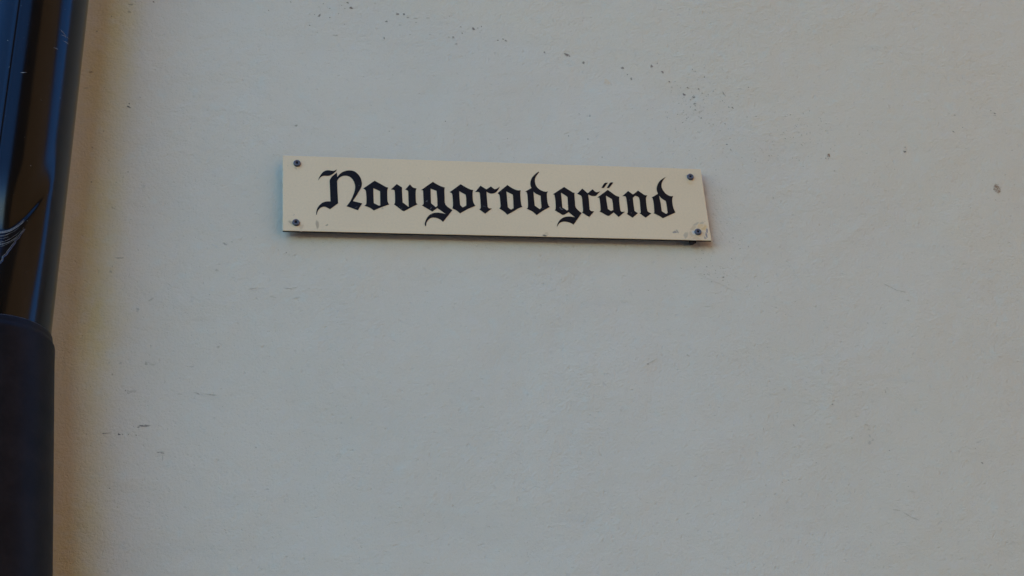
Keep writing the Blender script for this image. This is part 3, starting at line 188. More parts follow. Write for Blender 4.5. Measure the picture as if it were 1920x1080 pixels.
 (269.8,3,0.36,0.57,98,'dk',0.25),(283.8,28.9,0.58,0.57,119,'br',0.39),(286,82.6,0.45,0.35,84,'dk',0.4),(286.7,14,0.35,0.38,89,'dk',0.21),(251.3,32.6,0.55,0.49,61,'dk',0.33),(274.1,56.9,0.57,0.48,85,'dk',0.55),
 (277.6,-18.1,0.6,0.5,41,'dk',0.36),(280.6,10,0.44,0.38,2,'dk',0.4),(251.5,-7.4,0.54,0.48,81,'dk',0.36),(267.9,-35.5,0.33,0.3,132,'dk',0.31),(278.3,31.2,0.36,0.5,109,'dk',0.41),(276.3,2.2,0.3,0.26,5,'dk',0.26),
 (270.5,-15.5,0.5,0.38,58,'br',0.42),(229.6,-25.6,0.56,0.26,93,'dk',0.35),(253.6,-85.7,0.51,0.57,22,'br',0.39),(236.4,-93.5,0.31,0.35,141,'br',0.43),(282,-92,0.37,0.52,166,'br',0.25),(252,-63.3,0.59,0.41,128,'br',0.29),
 (239.2,-66.5,0.46,0.38,78,'dk',0.39),(244.2,-97.8,0.36,0.48,80,'dk',0.31),(261.6,-104.2,0.33,0.28,63,'dk',0.37),(261.8,-76.8,0.39,0.36,23,'br',0.43),(281.2,-54.9,0.35,0.52,11,'dk',0.37),(211.9,-79.5,0.5,0.39,154,'dk',0.31),
 (228.5,-108.2,0.61,0.28,102,'dk',0.33),(235.4,-92.9,0.35,0.41,25,'dk',0.34),(234.7,-106.2,0.31,0.44,63,'dk',0.29),(246,-85.5,0.48,0.5,8,'dk',0.29),(255.8,-135.6,0.57,0.3,89,'dk',0.35),(246.4,-90.3,0.53,0.31,75,'br',0.28),
 (236.1,-87.1,0.62,0.26,39,'br',0.24),(243.9,-87.1,0.61,0.57,122,'dk',0.37),(251.7,-76,0.52,0.46,11,'br',0.37),(250.4,-112.9,0.52,0.39,97,'br',0.42),(267.7,-88.7,0.47,0.52,9,'dk',0.44),(189.4,-91.5,0.29,0.53,44,'dk',0.36),
 (241.2,-90.5,0.41,0.37,166,'dk',0.23),(273.8,-63.3,0.3,0.35,54,'br',0.4),(264.3,-86.2,0.6,0.46,35,'dk',0.35),(241,-56,0.52,0.53,15,'dk',0.34),(243.2,-82.9,0.41,0.51,131,'br',0.33),(306.4,-122.9,0.61,0.36,52,'br',0.34),
 (232.4,-68.1,0.57,0.49,84,'dk',0.43),(263.8,-136.5,0.29,0.3,16,'dk',0.3),(255.3,-91.6,0.53,0.41,96,'br',0.46),(264.9,-40.6,0.34,0.46,105,'dk',0.39),(212.8,-80.3,0.58,0.4,12,'br',0.44),(209.4,-111.4,0.35,0.37,50,'br',0.36),
 (190.1,-103.6,0.57,0.5,94,'br',0.3),(264.5,-83.1,0.37,0.43,33,'br',0.33),(277.2,-43.3,0.5,0.56,99,'dk',0.48),(299.4,-64.4,0.33,0.27,34,'br',0.34),(250.3,-68.6,0.5,0.4,0,'dk',0.45),(254,-50.3,0.4,0.38,45,'dk',0.46),
 (291.7,-113.4,0.52,0.29,31,'dk',0.42),(260,-76.9,0.36,0.32,162,'dk',0.28),(264.4,-94.4,0.36,0.35,82,'dk',0.28),(291.5,-66.4,0.45,0.45,153,'dk',0.3),(235.7,-71.5,0.31,0.46,82,'dk',0.22),(256.5,-36.2,0.44,0.34,158,'br',0.46),
 (237.7,-14.4,0.5,0.28,27,'dk',0.34),(267.9,-28.4,0.3,0.3,133,'br',0.44),(248.7,-60.2,0.49,0.29,128,'dk',0.4),(281.3,-43.8,0.6,0.36,95,'dk',0.38),(225.6,-17,0.42,0.41,104,'dk',0.35),(262.9,-6.7,0.46,0.45,170,'br',0.35),
 (293.2,-39.3,0.6,0.57,57,'br',0.26),(229,-25.7,0.63,0.44,130,'dk',0.46),(290.4,-41.1,0.6,0.54,133,'dk',0.3),(281.4,-3.6,0.36,0.36,4,'dk',0.4),(232.3,-36.1,0.47,0.57,163,'br',0.43),(287.9,-47.1,0.43,0.57,64,'br',0.39),
 (269.2,-31.2,0.41,0.31,88,'dk',0.45),(255.8,-32.1,0.3,0.53,40,'dk',0.42),(242.9,-31.3,0.57,0.26,150,'br',0.41),(282,-33,0.49,0.28,169,'dk',0.24),(251.9,-40.7,0.6,0.45,40,'br',0.32),(246.2,-45.9,0.54,0.41,170,'br',0.28),
 (258.1,-47.4,0.31,0.49,81,'br',0.22),(260.8,-10.8,0.37,0.43,87,'dk',0.46),(242.4,-59.7,0.5,0.46,43,'br',0.46),(294.5,-17.8,0.61,0.53,85,'br',0.48),(258.3,-25.6,0.41,0.49,92,'dk',0.24),(246.6,-3.3,0.58,0.48,51,'br',0.48),
 (350.6,-333.8,0.28,0.4,144,'br',0.24),(88.7,196.8,0.28,0.48,65,'dk',0.3),(619,290.3,0.24,0.27,100,'dk',0.15),(-15.2,-271.8,0.28,0.34,12,'br',0.18),(135.4,-212.8,0.44,0.27,134,'dk',0.15),(213.1,19.1,0.31,0.37,50,'br',0.19),
 (-34.9,-0,0.24,0.31,144,'dk',0.17),(187,-67,0.37,0.33,115,'dk',0.18),(485.6,4.2,0.44,0.31,20,'dk',0.11),(494.4,-407.2,0.27,0.43,15,'dk',0.14),(-414.2,175.2,0.5,0.25,173,'dk',0.3),(-435.9,-297.4,0.24,0.41,19,'dk',0.2),
 (701.5,210.7,0.28,0.42,162,'dk',0.24),(-435.3,-38.4,0.26,0.46,137,'br',0.2),(-397.9,200.6,0.34,0.23,8,'dk',0.32),(96.7,-169.2,0.33,0.32,112,'dk',0.15),(312.6,178.9,0.45,0.27,165,'dk',0.23),(60.5,-408.5,0.51,0.24,146,'br',0.21),
 (-384.2,-8.9,0.28,0.38,26,'dk',0.26),(-165.5,262.6,0.48,0.37,23,'dk',0.36),(-461.8,-233.9,0.3,0.27,12,'br',0.18),(71,201,0.41,0.46,112,'dk',0.35),(166.9,-156.9,0.29,0.32,21,'br',0.18),(375.6,-189.6,0.26,0.27,43,'br',0.11),
 (-160.8,-53.4,0.39,0.24,87,'dk',0.27),(-121.4,145.1,0.36,0.3,133,'dk',0.29),(254.5,-233.7,0.39,0.25,8,'br',0.14),(622.5,19.5,0.25,0.37,58,'dk',0.22),(441.4,235.9,0.51,0.47,21,'dk',0.29),(-252.7,-341.1,0.33,0.32,59,'dk',0.14),
 (-278.1,-436.2,0.25,0.28,70,'dk',0.21),(-372.4,-275.1,0.4,0.39,32,'dk',0.3),(-113.8,-244.1,0.48,0.38,47,'br',0.1),(-193.1,-353.3,0.49,0.26,18,'dk',0.21),(-270.3,-97.1,0.41,0.45,101,'dk',0.26),(555.2,28.9,0.28,0.34,84,'dk',0.14),
 (74.2,-422.9,0.4,0.37,166,'br',0.18),(440.7,72.2,0.46,0.43,99,'dk',0.29),(579.5,-314.7,0.31,0.41,160,'dk',0.26),(-11.1,-123.3,0.41,0.26,93,'dk',0.26),(-57.7,-147.8,0.37,0.23,37,'br',0.11),(-43.4,-141.1,0.24,0.47,129,'br',0.18),
 (656.8,66.6,0.33,0.29,116,'br',0.37),(-228.5,-415.6,0.35,0.27,88,'dk',0.18),(-460.9,-318.3,0.47,0.23,144,'br',0.3),(42.1,-336,0.51,0.48,44,'dk',0.24),(-243,-183.4,0.35,0.35,157,'dk',0.22),(450.1,-122.4,0.47,0.34,6,'dk',0.1),
 (-427.1,-265.4,0.24,0.47,28,'dk',0.2),(24.9,288.1,0.37,0.41,77,'dk',0.27),(-364.5,197.6,0.47,0.33,167,'br',0.2),(-378.9,-308,0.36,0.23,118,'dk',0.26),(482.6,-319.5,0.47,0.23,138,'dk',0.22),(126.2,-415.7,0.23,0.4,158,'dk',0.24),
 (557.1,-451.2,0.46,0.47,34,'dk',0.2),(-82.9,-142.1,0.28,0.27,172,'dk',0.22),(305.7,-250.6,0.46,0.3,176,'dk',0.25),(430.5,-344.4,0.33,0.33,83,'dk',0.18),(-322.5,17.4,0.27,0.46,6,'dk',0.21),(679.9,310.1,0.39,0.39,58,'dk',0.18),
 (600.7,-93.3,0.48,0.32,70,'dk',0.2),(-229.1,-15.7,0.27,0.48,133,'dk',0.24),(381,12.1,0.42,0.4,143,'br',0.24),(1.2,153.2,0.39,0.31,7,'dk',0.19),(160.1,-437.7,0.42,0.43,16,'br',0.09),(-221.7,-174.7,0.33,0.28,146,'dk',0.11),
 (-430.7,196.2,0.28,0.42,130,'dk',0.28),(-312.1,205.4,0.45,0.47,169,'dk',0.35),(-21.1,255.4,0.24,0.25,158,'br',0.37),(165.3,-169.1,0.45,0.31,175,'dk',0.26),(324.7,-275.1,0.41,0.42,75,'dk',0.17),(61.2,-292.6,0.31,0.31,37,'br',0.23),
 (313.1,-413.7,0.38,0.35,72,'dk',0.13),(-336.7,-164,0.5,0.29,111,'br',0.11),(-438.5,-189.3,0.49,0.31,32,'dk',0.11),(-114.4,223.8,0.25,0.39,13,'dk',0.22),(-0.6,-67.2,0.51,0.36,118,'br',0.23),(99.7,53,0.45,0.44,96,'br',0.15),
 (71.2,-327.6,0.23,0.36,20,'dk',0.18),(-294.4,99.2,0.4,0.36,61,'dk',0.23),(-314.3,-231.1,0.42,0.43,167,'br',0.19),(482.5,40.3,0.51,0.43,115,'dk',0.27),(-396,-218.1,0.33,0.31,12,'br',0.19),(-405.6,-110.4,0.37,0.31,137,'dk',0.14),
 (-177.4,-362.1,0.36,0.36,153,'dk',0.16),(-177.7,-268.1,0.38,0.48,102,'br',0.1),(413.1,-419.7,0.47,0.23,29,'dk',0.14),(-235.1,-305.1,0.32,0.28,57,'dk',0.26),(280.1,243.5,0.38,0.3,87,'dk',0.17),(310.8,112,0.38,0.4,151,'dk',0.27),
 (-433.9,148.9,0.32,0.32,54,'dk',0.28),(116,30,0.45,0.45,178,'dk',0.17),(-337.6,-212.5,0.36,0.26,175,'dk',0.21),(358.2,-113.2,0.43,0.47,137,'dk',0.1),(640.1,148,0.28,0.31,141,'dk',0.21),(-239.6,110.6,0.38,0.29,91,'dk',0.38),
 (-239.1,-186.9,0.34,0.28,106,'dk',0.26),(493.4,-406.1,0.43,0.46,106,'dk',0.13),(-276.4,233.1,0.33,0.36,78,'dk',0.36),(577.1,-253.8,0.23,0.34,115,'dk',0.23),(-84.9,-96.7,0.28,0.34,34,'dk',0.17),(537,195.8,0.43,0.23,40,'dk',0.18),
 (340.4,188.1,0.24,0.38,50,'dk',0.3),(187.1,-56,0.25,0.36,7,'dk',0.14),(-454.6,-40.8,0.35,0.25,7,'br',0.14),(-300.3,-138.7,0.43,0.33,98,'dk',0.12),(351.4,-341,0.33,0.48,83,'dk',0.19),(-422.3,217.9,0.48,0.42,20,'dk',0.21),
 (-365.2,-402.2,0.33,0.26,155,'dk',0.11),(1,-128.1,0.37,0.33,73,'dk',0.11),(483.5,300.5,0.24,0.23,109,'dk',0.32),(-103.2,73.7,0.23,0.35,46,'dk',0.36),(-474.5,-258.8,0.25,0.3,151,'br',0.14),(364.8,302.9,0.37,0.28,65,'dk',0.19),
 (215.6,-148.4,0.25,0.31,96,'dk',0.25),(-401.7,216.3,0.26,0.31,140,'dk',0.32),(262.4,-83.9,0.29,0.27,96,'br',0.24),(393.4,24,0.39,0.46,98,'dk',0.26),(-21.3,-262.1,0.26,0.35,155,'dk',0.27),(-389.3,10.9,0.5,0.36,40,'br',0.24),
 (69.8,-133.5,0.35,0.31,56,'dk',0.13),(-395.5,-264.6,0.25,0.47,101,'br',0.13),(-116.2,-248.5,0.3,0.37,152,'br',0.19),(6.1,80,0.48,0.32,138,'br',0.22),(-77.7,-323.9,0.3,0.41,135,'dk',0.19),(-411.8,-273.5,0.29,0.46,61,'dk',0.14),
 (9.4,-8.6,0.44,0.45,67,'br',0.22),(405,221.9,0.37,0.45,93,'dk',0.29),(260.8,64.5,0.32,0.44,146,'br',0.19),(161.1,222.1,0.39,0.32,140,'dk',0.22),(-390.5,107.1,0.31,0.23,100,'br',0.38),(-362.6,169.3,0.3,0.24,152,'dk',0.23),
 (-76.6,178.2,0.25,0.25,150,'br',0.21),(-300.8,-305.2,0.3,0.33,163,'br',0.12),(-473.3,196.5,0.36,0.4,148,'dk',0.36),(394.4,315.7,0.38,0.29,166,'dk',0.2),(84,-57.9,0.23,0.41,1,'dk',0.16),(-17.3,139,0.43,0.4,29,'dk',0.37),
 (-79.2,-269.2,0.42,0.46,121,'br',0.09),(-64.9,179.3,0.26,0.42,66,'br',0.31),(-25.3,180.7,0.29,0.46,106,'dk',0.31),(506.5,-62.8,0.24,0.23,24,'dk',0.18),(301.7,-336.4,0.43,0.25,111,'dk',0.25),(579.8,-223,0.44,0.3,156,'br',0.17),
 (627.3,-123.5,0.31,0.36,59,'br',0.11),(-267.1,7.1,0.47,0.25,165,'dk',0.18),(482.7,-15.6,0.42,0.4,91,'dk',0.16),(206.2,-256.1,0.47,0.44,102,'br',0.18),(539.2,-216.3,0.34,0.26,150,'dk',0.18),(693.2,141.2,0.5,0.43,43,'br',0.3),
 (422.5,290.6,0.28,0.35,41,'dk',0.2),(429.5,269,0.27,0.27,146,'dk',0.39),(-27.2,-368.3,0.39,0.24,166,'br',0.24),(0.1,-245.4,0.27,0.37,114,'dk',0.21),(332.5,278.2,0.45,0.47,135,'dk',0.2),(-200.2,35.3,0.43,0.44,132,'dk',0.22),
 (277.1,-92.4,0.37,0.37,12,'br',0.11),(-197.2,-136.8,0.31,0.39,27,'br',0.21),(126,228.3,0.33,0.32,22,'br',0.34),(-372.7,-408.3,0.48,0.45,91,'br',0.12),(-385.1,266.2,0.39,0.29,111,'dk',0.34),(212.6,-164.9,0.29,0.38,11,'br',0.17),
 (-422.9,-130.9,0.43,0.23,155,'dk',0.11),(424,-58.5,0.25,0.31,129,'dk',0.25),(-191.3,-241.1,0.31,0.46,33,'dk',0.14),(104,194.5,0.46,0.32,20,'dk',0.14),(128.4,-153,0.42,0.22,22,'dk',0.1),(-281.6,31.5,0.44,0.33,83,'dk',0.28),
 (-34.6,-430.4,0.37,0.4,16,'dk',0.15),(-79.9,-92.7,0.28,0.41,158,'dk',0.24),(476.5,-168.4,0.25,0.34,32,'dk',0.19),(-150,159.5,0.41,0.26,41,'dk',0.19),(-121.6,170,0.47,0.43,13,'dk',0.19),(33.8,-404.3,0.48,0.32,76,'dk',0.26),
 (-361.7,73.4,0.34,0.45,120,'dk',0.3),(142.1,266,0.3,0.32,102,'dk',0.39),(685.6,133.9,0.46,0.24,23,'br',0.28),(-474.7,-106.9,0.5,0.4,159,'dk',0.13),(-343.7,-260.2,0.33,0.4,172,'br',0.33),(51.5,-302.2,0.5,0.39,128,'dk',0.17),
 (597.6,330.5,0.28,0.27,102,'dk',0.23),(4,-343.2,0.41,0.25,176,'br',0.23),(194.2,-139.5,0.32,0.46,44,'dk',0.25),(190.1,185.6,0.38,0.46,85,'br',0.3),(191.6,248.1,0.48,0.27,159,'br',0.25),(-282,-275.5,0.34,0.36,150,'br',0.17),
 (-218.5,-361,0.45,0.31,77,'dk',0.13),(-253.6,-103.7,0.27,0.23,38,'dk',0.18),(216.7,-92.9,0.42,0.32,166,'dk',0.24),(-166.3,125.7,0.27,0.29,13,'dk',0.36),(310.4,230.7,0.26,0.24,71,'dk',0.25),(517.7,-204.2,0.49,0.45,146,'dk',0.26),
 (18.7,-415.3,0.31,0.35,124,'dk',0.18),(-182,-342,0.3,0.4,72,'dk',0.22),(157.8,161.9,0.42,0.4,29,'dk',0.31),(294.5,-244.1,0.32,0.35,132,'dk',0.12),(-317.6,166.4,0.3,0.38,167,'dk',0.21),(-0.5,227.5,0.38,0.25,158,'dk',0.39),
 (-239.5,-148.2,0.4,0.33,83,'dk',0.22),(-323.3,99.8,0.36,0.3,46,'dk',0.14),(215.8,-244.4,0.38,0.39,123,'br',0.11),(77,188.4,0.44,0.36,4,'br',0.4),(-413.8,245.5,0.48,0.45,71,'dk',0.39),(251.3,-360.4,0.27,0.33,122,'br',0.23),
 (-268.1,-436.3,0.49,0.35,50,'dk',0.25),(123.8,270.9,0.41,0.27,117,'dk',0.29),(452,-16.3,0.37,0.42,125,'br',0.25),(-390.9,-249,0.48,0.44,20,'dk',0.33),(4.1,-382,0.5,0.42,89,'dk',0.26),(672.1,57,0.5,0.42,67,'br',0.14),
 (-218.8,-123.7,0.3,0.44,98,'dk',0.21),(-365.9,-320.8,0.36,0.28,150,'dk',0.26),(-401.3,-63.8,0.44,0.37,47,'dk',0.27),(-81.1,100,0.27,0.28,63,'dk',0.38),(540.3,-246.5,0.3,0.45,43,'dk',0.27),(528.6,-356,0.38,0.25,161,'dk',0.12),
 (601.9,324.9,0.37,0.23,53,'br',0.36),(279,-184.2,0.27,0.44,29,'dk',0.1),(204.3,99.8,0.26,0.39,43,'dk',0.18),(-372.8,-228.5,0.44,0.44,113,'dk',0.22),(-324.8,240.1,0.25,0.25,129,'dk',0.36),(726.4,269.4,0.51,0.24,68,'dk',0.19),
 (598.5,50.7,0.23,0.46,86,'dk',0.13),(496,263.8,0.25,0.24,51,'dk',0.14),(20.1,262.8,0.4,0.34,111,'dk',0.27),(171,-391.4,0.5,0.38,27,'dk',0.2),(11.3,170.6,0.44,0.29,113,'br',0.34),(38.3,-337.2,0.48,0.26,95,'br',0.25),
 (465.5,-61,0.4,0.41,172,'dk',0.21),(-350.5,-377.1,0.42,0.3,28,'dk',0.13),(-287.5,-145.9,0.43,0.32,36,'dk',0.16),(36.8,-428.2,0.47,0.34,123,'dk',0.15),(381.8,19.6,0.3,0.29,57,'dk',0.26),(167,107.5,0.48,0.45,30,'dk',0.17),
 (320,-198.5,0.29,0.44,31,'dk',0.24),(-126.8,-366,0.44,0.37,141,'dk',0.19),(61.9,-407.8,0.25,0.31,8,'br',0.24),(-314.8,194.9,0.36,0.38,169,'dk',0.32),(-179.2,-381.6,0.36,0.42,90,'dk',0.21),(42.9,4.4,0.35,0.26,116,'dk',0.16),
 (-192.1,-40.6,0.42,0.29,52,'dk',0.17),(128,-298,0.42,0.46,76,'dk',0.2),(-185.8,-390.4,0.43,0.48,42,'dk',0.2),(-3.5,84.3,0.29,0.3,67,'dk',0.29),(615.1,-101.5,0.3,0.23,82,'br',0.2),(-397.4,-204.2,0.31,0.46,132,'br',0.21),
 (-431.1,-321.7,0.26,0.23,5,'dk',0.33),(-64.4,0.2,0.32,0.24,88,'br',0.23),(694,229.1,0.31,0.36,3,'dk',0.26),(-65.6,222.4,0.4,0.43,41,'br',0.39),(480.4,229.1,0.28,0.42,136,'dk',0.21),(-177.4,-371.1,0.5,0.28,62,'dk',0.1),
 (573.9,-197.6,0.28,0.36,61,'br',0.21),(19,-109.8,0.24,0.25,68,'dk',0.21),(270.8,149.8,0.34,0.42,4,'dk',0.15),(-25.9,-369.4,0.31,0.42,88,'dk',0.24),(449.3,112.5,0.39,0.39,31,'dk',0.14),(-36.7,-315.1,0.27,0.41,23,'dk',0.22),
 (-118.1,-144.2,0.38,0.44,105,'dk',0.13),(-214.8,-325.2,0.43,0.45,124,'dk',0.18),(600.9,-106.9,0.38,0.43,24,'dk',0.23),(-309.5,117.2,0.29,0.46,178,'dk',0.24),(-146.8,32.9,0.31,0.38,128,'dk',0.09),(-307.9,-169.4,0.43,0.45,86,'dk',0.19),
 (464.7,-78.6,0.51,0.45,46,'br',0.11),(354.7,147.3,0.25,0.28,109,'br',0.2),(370.2,-7.6,0.26,0.43,60,'dk',0.18),(160.4,-295.9,0.46,0.32,166,'br',0.15),(-390.3,-217.7,0.3,0.37,143,'dk',0.17),(-104.6,-147,0.35,0.31,117,'dk',0.23),
 (-338.4,-411.4,0.26,0.27,145,'br',0.3),(287.3,9.5,0.4,0.3,115,'dk',0.17),(78.1,-83.6,0.49,0.38,72,'dk',0.24),(-474.8,-30.6,0.31,0.31,117,'br',0.23),(-359.9,114.5,0.32,0.42,178,'dk',0.35),(359.6,-174.3,0.51,0.38,122,'dk',0.1),
 (22.8,64.8,0.28,0.28,4,'dk',0.36),(289.2,6.6,0.36,0.48,68,'br',0.16),(-384.4,-171.2,0.32,0.28,114,'br',0.21),(665.6,230.1,0.25,0.47,115,'dk',0.34),(169.4,-123.8,0.36,0.24,44,'dk',0.26),(84.1,-207.2,0.24,0.24,23,'br',0.16),
 (367.5,-446.8,0.5,0.48,167,'dk',0.17),(252.7,37.6,0.27,0.3,17,'dk',0.17),(-478,37.2,0.5,0.37,97,'br',0.18),(-84.4,-439.7,0.24,0.35,114,'dk',0.21),(-426.4,-325.9,0.34,0.36,54,'dk',0.12),(-413.9,-50.7,0.47,0.47,4,'dk',0.2),
 (-96.9,91.3,0.46,0.34,101,'dk',0.38),(-342.1,182.1,0.33,0.48,98,'dk',0.2),(642.2,234.1,0.31,0.32,97,'dk',0.26),(-40.4,125,0.24,0.28,51,'dk',0.38),(-277.2,253.6,0.45,0.25,66,'dk',0.18),(-173.5,63.7,0.35,0.29,133,'dk',0.34),
 (726.4,282.9,0.27,0.29,61,'dk',0.27),(-269.3,-254.7,0.3,0.31,40,'dk',0.12),(418.1,-285.9,0.49,0.38,32,'dk',0.1),(396.4,287.7,0.31,0.36,128,'dk',0.21),(520.4,-34.3,0.48,0.26,42,'dk',0.16),(-375.1,-180.5,0.38,0.35,81,'dk',0.11),
 (-394.5,-181.4,0.31,0.26,167,'br',0.25),(552.1,-316.2,0.48,0.44,89,'dk',0.12),(57.7,-137.9,0.25,0.42,11,'dk',0.22),(-452.8,206,0.46,0.34,176,'br',0.25),(179.7,297.1,0.38,0.48,0,'dk',0.15),(-438.2,-303.7,0.39,0.29,153,'dk',0.29),
 (-433.5,-376.2,0.34,0.4,29,'dk',0.31),(-338.3,-413.1,0.46,0.36,141,'br',0.28),(245.8,69.8,0.49,0.34,134,'dk',0.26),(-262.2,79.6,0.28,0.3,169,'br',0.29),(211.3,20.1,0.38,0.3,81,'dk',0.11),(708.2,154.1,0.32,0.29,89,'br',0.35),
 (-363.1,-335.4,0.32,0.42,35,'dk',0.15),(-170.5,0.2,0.44,0.37,96,'br',0.14),(528.6,-205.9,0.37,0.3,156,'dk',0.24),(58.2,-184.7,0.49,0.3,87,'dk',0.19),(379.7,204.7,0.44,0.3,50,'br',0.33),(-380.7,-296.8,0.28,0.46,24,'br',0.16),
 (89,-172.9,0.37,0.35,161,'dk',0.2),(-232.6,120.5,0.5,0.3,128,'dk',0.32),(623.6,145.1,0.24,0.46,96,'dk',0.34),(425.8,-214.6,0.32,0.43,118,'dk',0.11),(181.9,-153.1,0.35,0.29,134,'br',0.14),(-3.6,-423.1,0.38,0.45,50,'dk',0.17),
 (-254.4,185.4,0.48,0.28,67,'dk',0.38),(433.2,-5.3,0.28,0.28,11,'dk',0.21),(-191,-69.7,0.48,0.36,105,'dk',0.13),(-131.8,57.3,0.41,0.3,74,'dk',0.14),(87.2,-384.2,0.36,0.32,150,'dk',0.09),(207,-67.6,0.31,0.31,61,'dk',0.18),
 (-437.7,-106.4,0.45,0.46,159,'dk',0.36),(-416,-32.5,0.33,0.43,115,'dk',0.34),(-475.7,21.2,0.47,0.34,118,'dk',0.19),(-432.5,-402.2,0.34,0.3,20,'dk',0.29),(-393.3,-420.8,0.49,0.45,138,'br',0.18),(-458.8,-145.7,0.47,0.47,157,'dk',0.26),
 (-422,0.7,0.33,0.44,94,'dk',0.16),(-450.7,126,0.3,0.35,58,'dk',0.21),(-399.7,-259,0.32,0.46,21,'dk',0.26),(-478.1,-235.8,0.38,0.39,158,'dk',0.19),(-438,206.8,0.36,0.23,6,'dk',0.54),(-407.2,-317.7,0.35,0.42,3,'br',0.4),
 (-413.7,-188.6,0.39,0.44,173,'dk',0.19),(-434.5,-370,0.25,0.32,109,'br',0.38),(-418.8,-116.6,0.5,0.42,107,'dk',0.2),(-451.6,-17.2,0.27,0.25,159,'dk',0.17),(-468.3,110.1,0.35,0.38,120,'dk',0.35),(-424.3,-400.6,0.4,0.24,72,'dk',0.43),
 (-476.7,249.6,0.43,0.47,158,'br',0.27),(-409.1,-182.6,0.38,0.42,52,'dk',0.31),(-467.9,20.3,0.29,0.46,150,'br',0.33),(-477.2,-63,0.23,0.48,31,'dk',0.22),(-449.2,-385.2,0.41,0.23,176,'br',0.29),(-425.9,-167,0.24,0.33,1,'dk',0.17),
 (-433.1,-157.1,0.38,0.27,165,'dk',0.31),(-443.7,46.8,0.42,0.38,117,'br',0.29),(-441.6,-231.6,0.44,0.44,27,'br',0.33),(-420.9,96,0.42,0.36,109,'dk',0.41),(-462.1,24.8,0.35,0.44,33,'dk',0.35),(-437.8,31.8,0.51,0.29,87,'dk',0.3),
 (-447.1,-15.5,0.24,0.35,169,'br',0.14),(-446.2,-407.4,0.24,0.33,139,'dk',0.26),(-450.9,-334.8,0.35,0.24,117,'dk',0.18),(-416.2,-261.4,0.48,0.24,106,'dk',0.43),(-422.9,-134.1,0.38,0.44,69,'dk',0.15),(-413.2,-88,0.48,0.29,30,'br',0.24),
 (-439.9,261.5,0.31,0.37,113,'dk',0.22),(-434.5,-40.7,0.41,0.29,172,'dk',0.35),(-404,-251,0.27,0.38,95,'dk',0.25),(-481.5,-150.1,0.25,0.35,117,'dk',0.31),(-434,-351.9,0.4,0.44,140,'dk',0.22),(-447.2,-207.9,0.37,0.26,13,'dk',0.32),
 (-427.2,148.3,0.5,0.44,19,'br',0.33),(-480,42.3,0.45,0.25,4,'br',0.52),(-478.4,-133.7,0.46,0.45,125,'br',0.3),(-443.4,-286.4,0.34,0.4,0,'br',0.19),(-491,6.1,0.35,0.36,130,'dk',0.33),(-452.1,69,0.48,0.26,107,'br',0.44),
 (-475.6,-183.6,0.5,0.44,13,'br',0.19),(-438.1,-358.2,0.25,0.4,124,'dk',0.19),(-410.6,-250.2,0.4,0.24,43,'br',0.45),(-492.6,173.7,0.48,0.39,35,'dk',0.32),(-459.3,-344.2,0.25,0.47,76,'dk',0.16),(-494.9,51.6,0.3,0.38,82,'dk',0.26),
 (-459.5,-161.6,0.43,0.47,125,'dk',0.22),(-454,-274.9,0.51,0.46,180,'dk',0.37),(-481.6,178.2,0.51,0.23,117,'br',0.51),(-444.2,-124.1,0.35,0.23,115,'dk',0.18),(-434.3,87.5,0.43,0.26,170,'dk',0.43),(-406.6,-307.1,0.36,0.23,31,'dk',0.2),
 (-416.3,14,0.3,0.35,173,'dk',0.14),(-460.8,-129.9,0.45,0.29,57,'br',0.32),(-419.5,-297.4,0.41,0.31,3,'br',0.37),(-461.6,-297.8,0.28,0.26,153,'dk',0.19),(-408.8,-264.9,0.29,0.45,42,'br',0.38),(-477.6,-189.9,0.48,0.33,88,'br',0.35),
 (-443.4,-329.4,0.25,0.3,115,'dk',0.24),(-453.7,-26.4,0.42,0.42,44,'dk',0.15),(-501.1,135.4,0.34,0.43,60,'dk',0.19),(-418.1,-373.9,0.29,0.24,26,'dk',0.33),(-457.4,31.3,0.37,0.29,81,'dk',0.39),(-483.3,202.3,0.37,0.26,104,'dk',0.44),
 (-453.5,-115,0.49,0.38,104,'br',0.26),(-417.9,-246.7,0.42,0.25,143,'dk',0.26),(-450.7,-337.6,0.3,0.23,73,'dk',0.15),(-440.7,224.9,0.4,0.48,37,'br',0.22),(-411,-241.8,0.26,0.42,9,'dk',0.42),(-427.9,-309.7,0.41,0.44,69,'dk',0.17),
 (-431.5,236.9,0.29,0.47,33,'br',0.29),(-480.4,236.6,0.24,0.33,30,'br',0.41),(-445.3,256.1,0.24,0.32,54,'dk',0.42),(-407.6,-122.7,0.24,0.43,177,'dk',0.22),(-430.9,-287.3,0.3,0.41,113,'dk',0.36),(-438.2,-178.5,0.42,0.46,48,'br',0.19),
 (-461.6,-126.6,0.3,0.39,177,'dk',0.16),(-458.7,-416.5,0.34,0.39,139,'dk',0.29),(-459.1,-164.8,0.26,0.34,115,'br',0.29),(-435.9,-137.3,0.37,0.41,66,'dk',0.29),(-461.2,143.1,0.4,0.24,55,'dk',0.26),(-428.1,71.5,0.34,0.29,94,'dk',0.37),
 (-403.5,-147.8,0.25,0.34,116,'dk',0.24),(-471.5,-348.6,0.34,0.39,28,'dk',0.24),(-441.6,113.8,0.43,0.31,154,'br',0.3),(-461.9,-96.7,0.38,0.41,109,'dk',0.24),(-475.2,106.6,0.24,0.38,81,'dk',0.45),(-454.2,183,0.49,0.39,171,'br',0.41),
 (-490.9,-11.2,0.5,0.44,137,'dk',0.21),(-460.2,50.8,0.41,0.38,79,'dk',0.3),(-418.9,-23.1,0.23,0.38,32,'dk',0.25),(-474.3,-145,0.49,0.36,70,'dk',0.18),(-451,73.8,0.39,0.26,1,'dk',0.46),(-422.3,-376,0.38,0.33,58,'br',0.4),
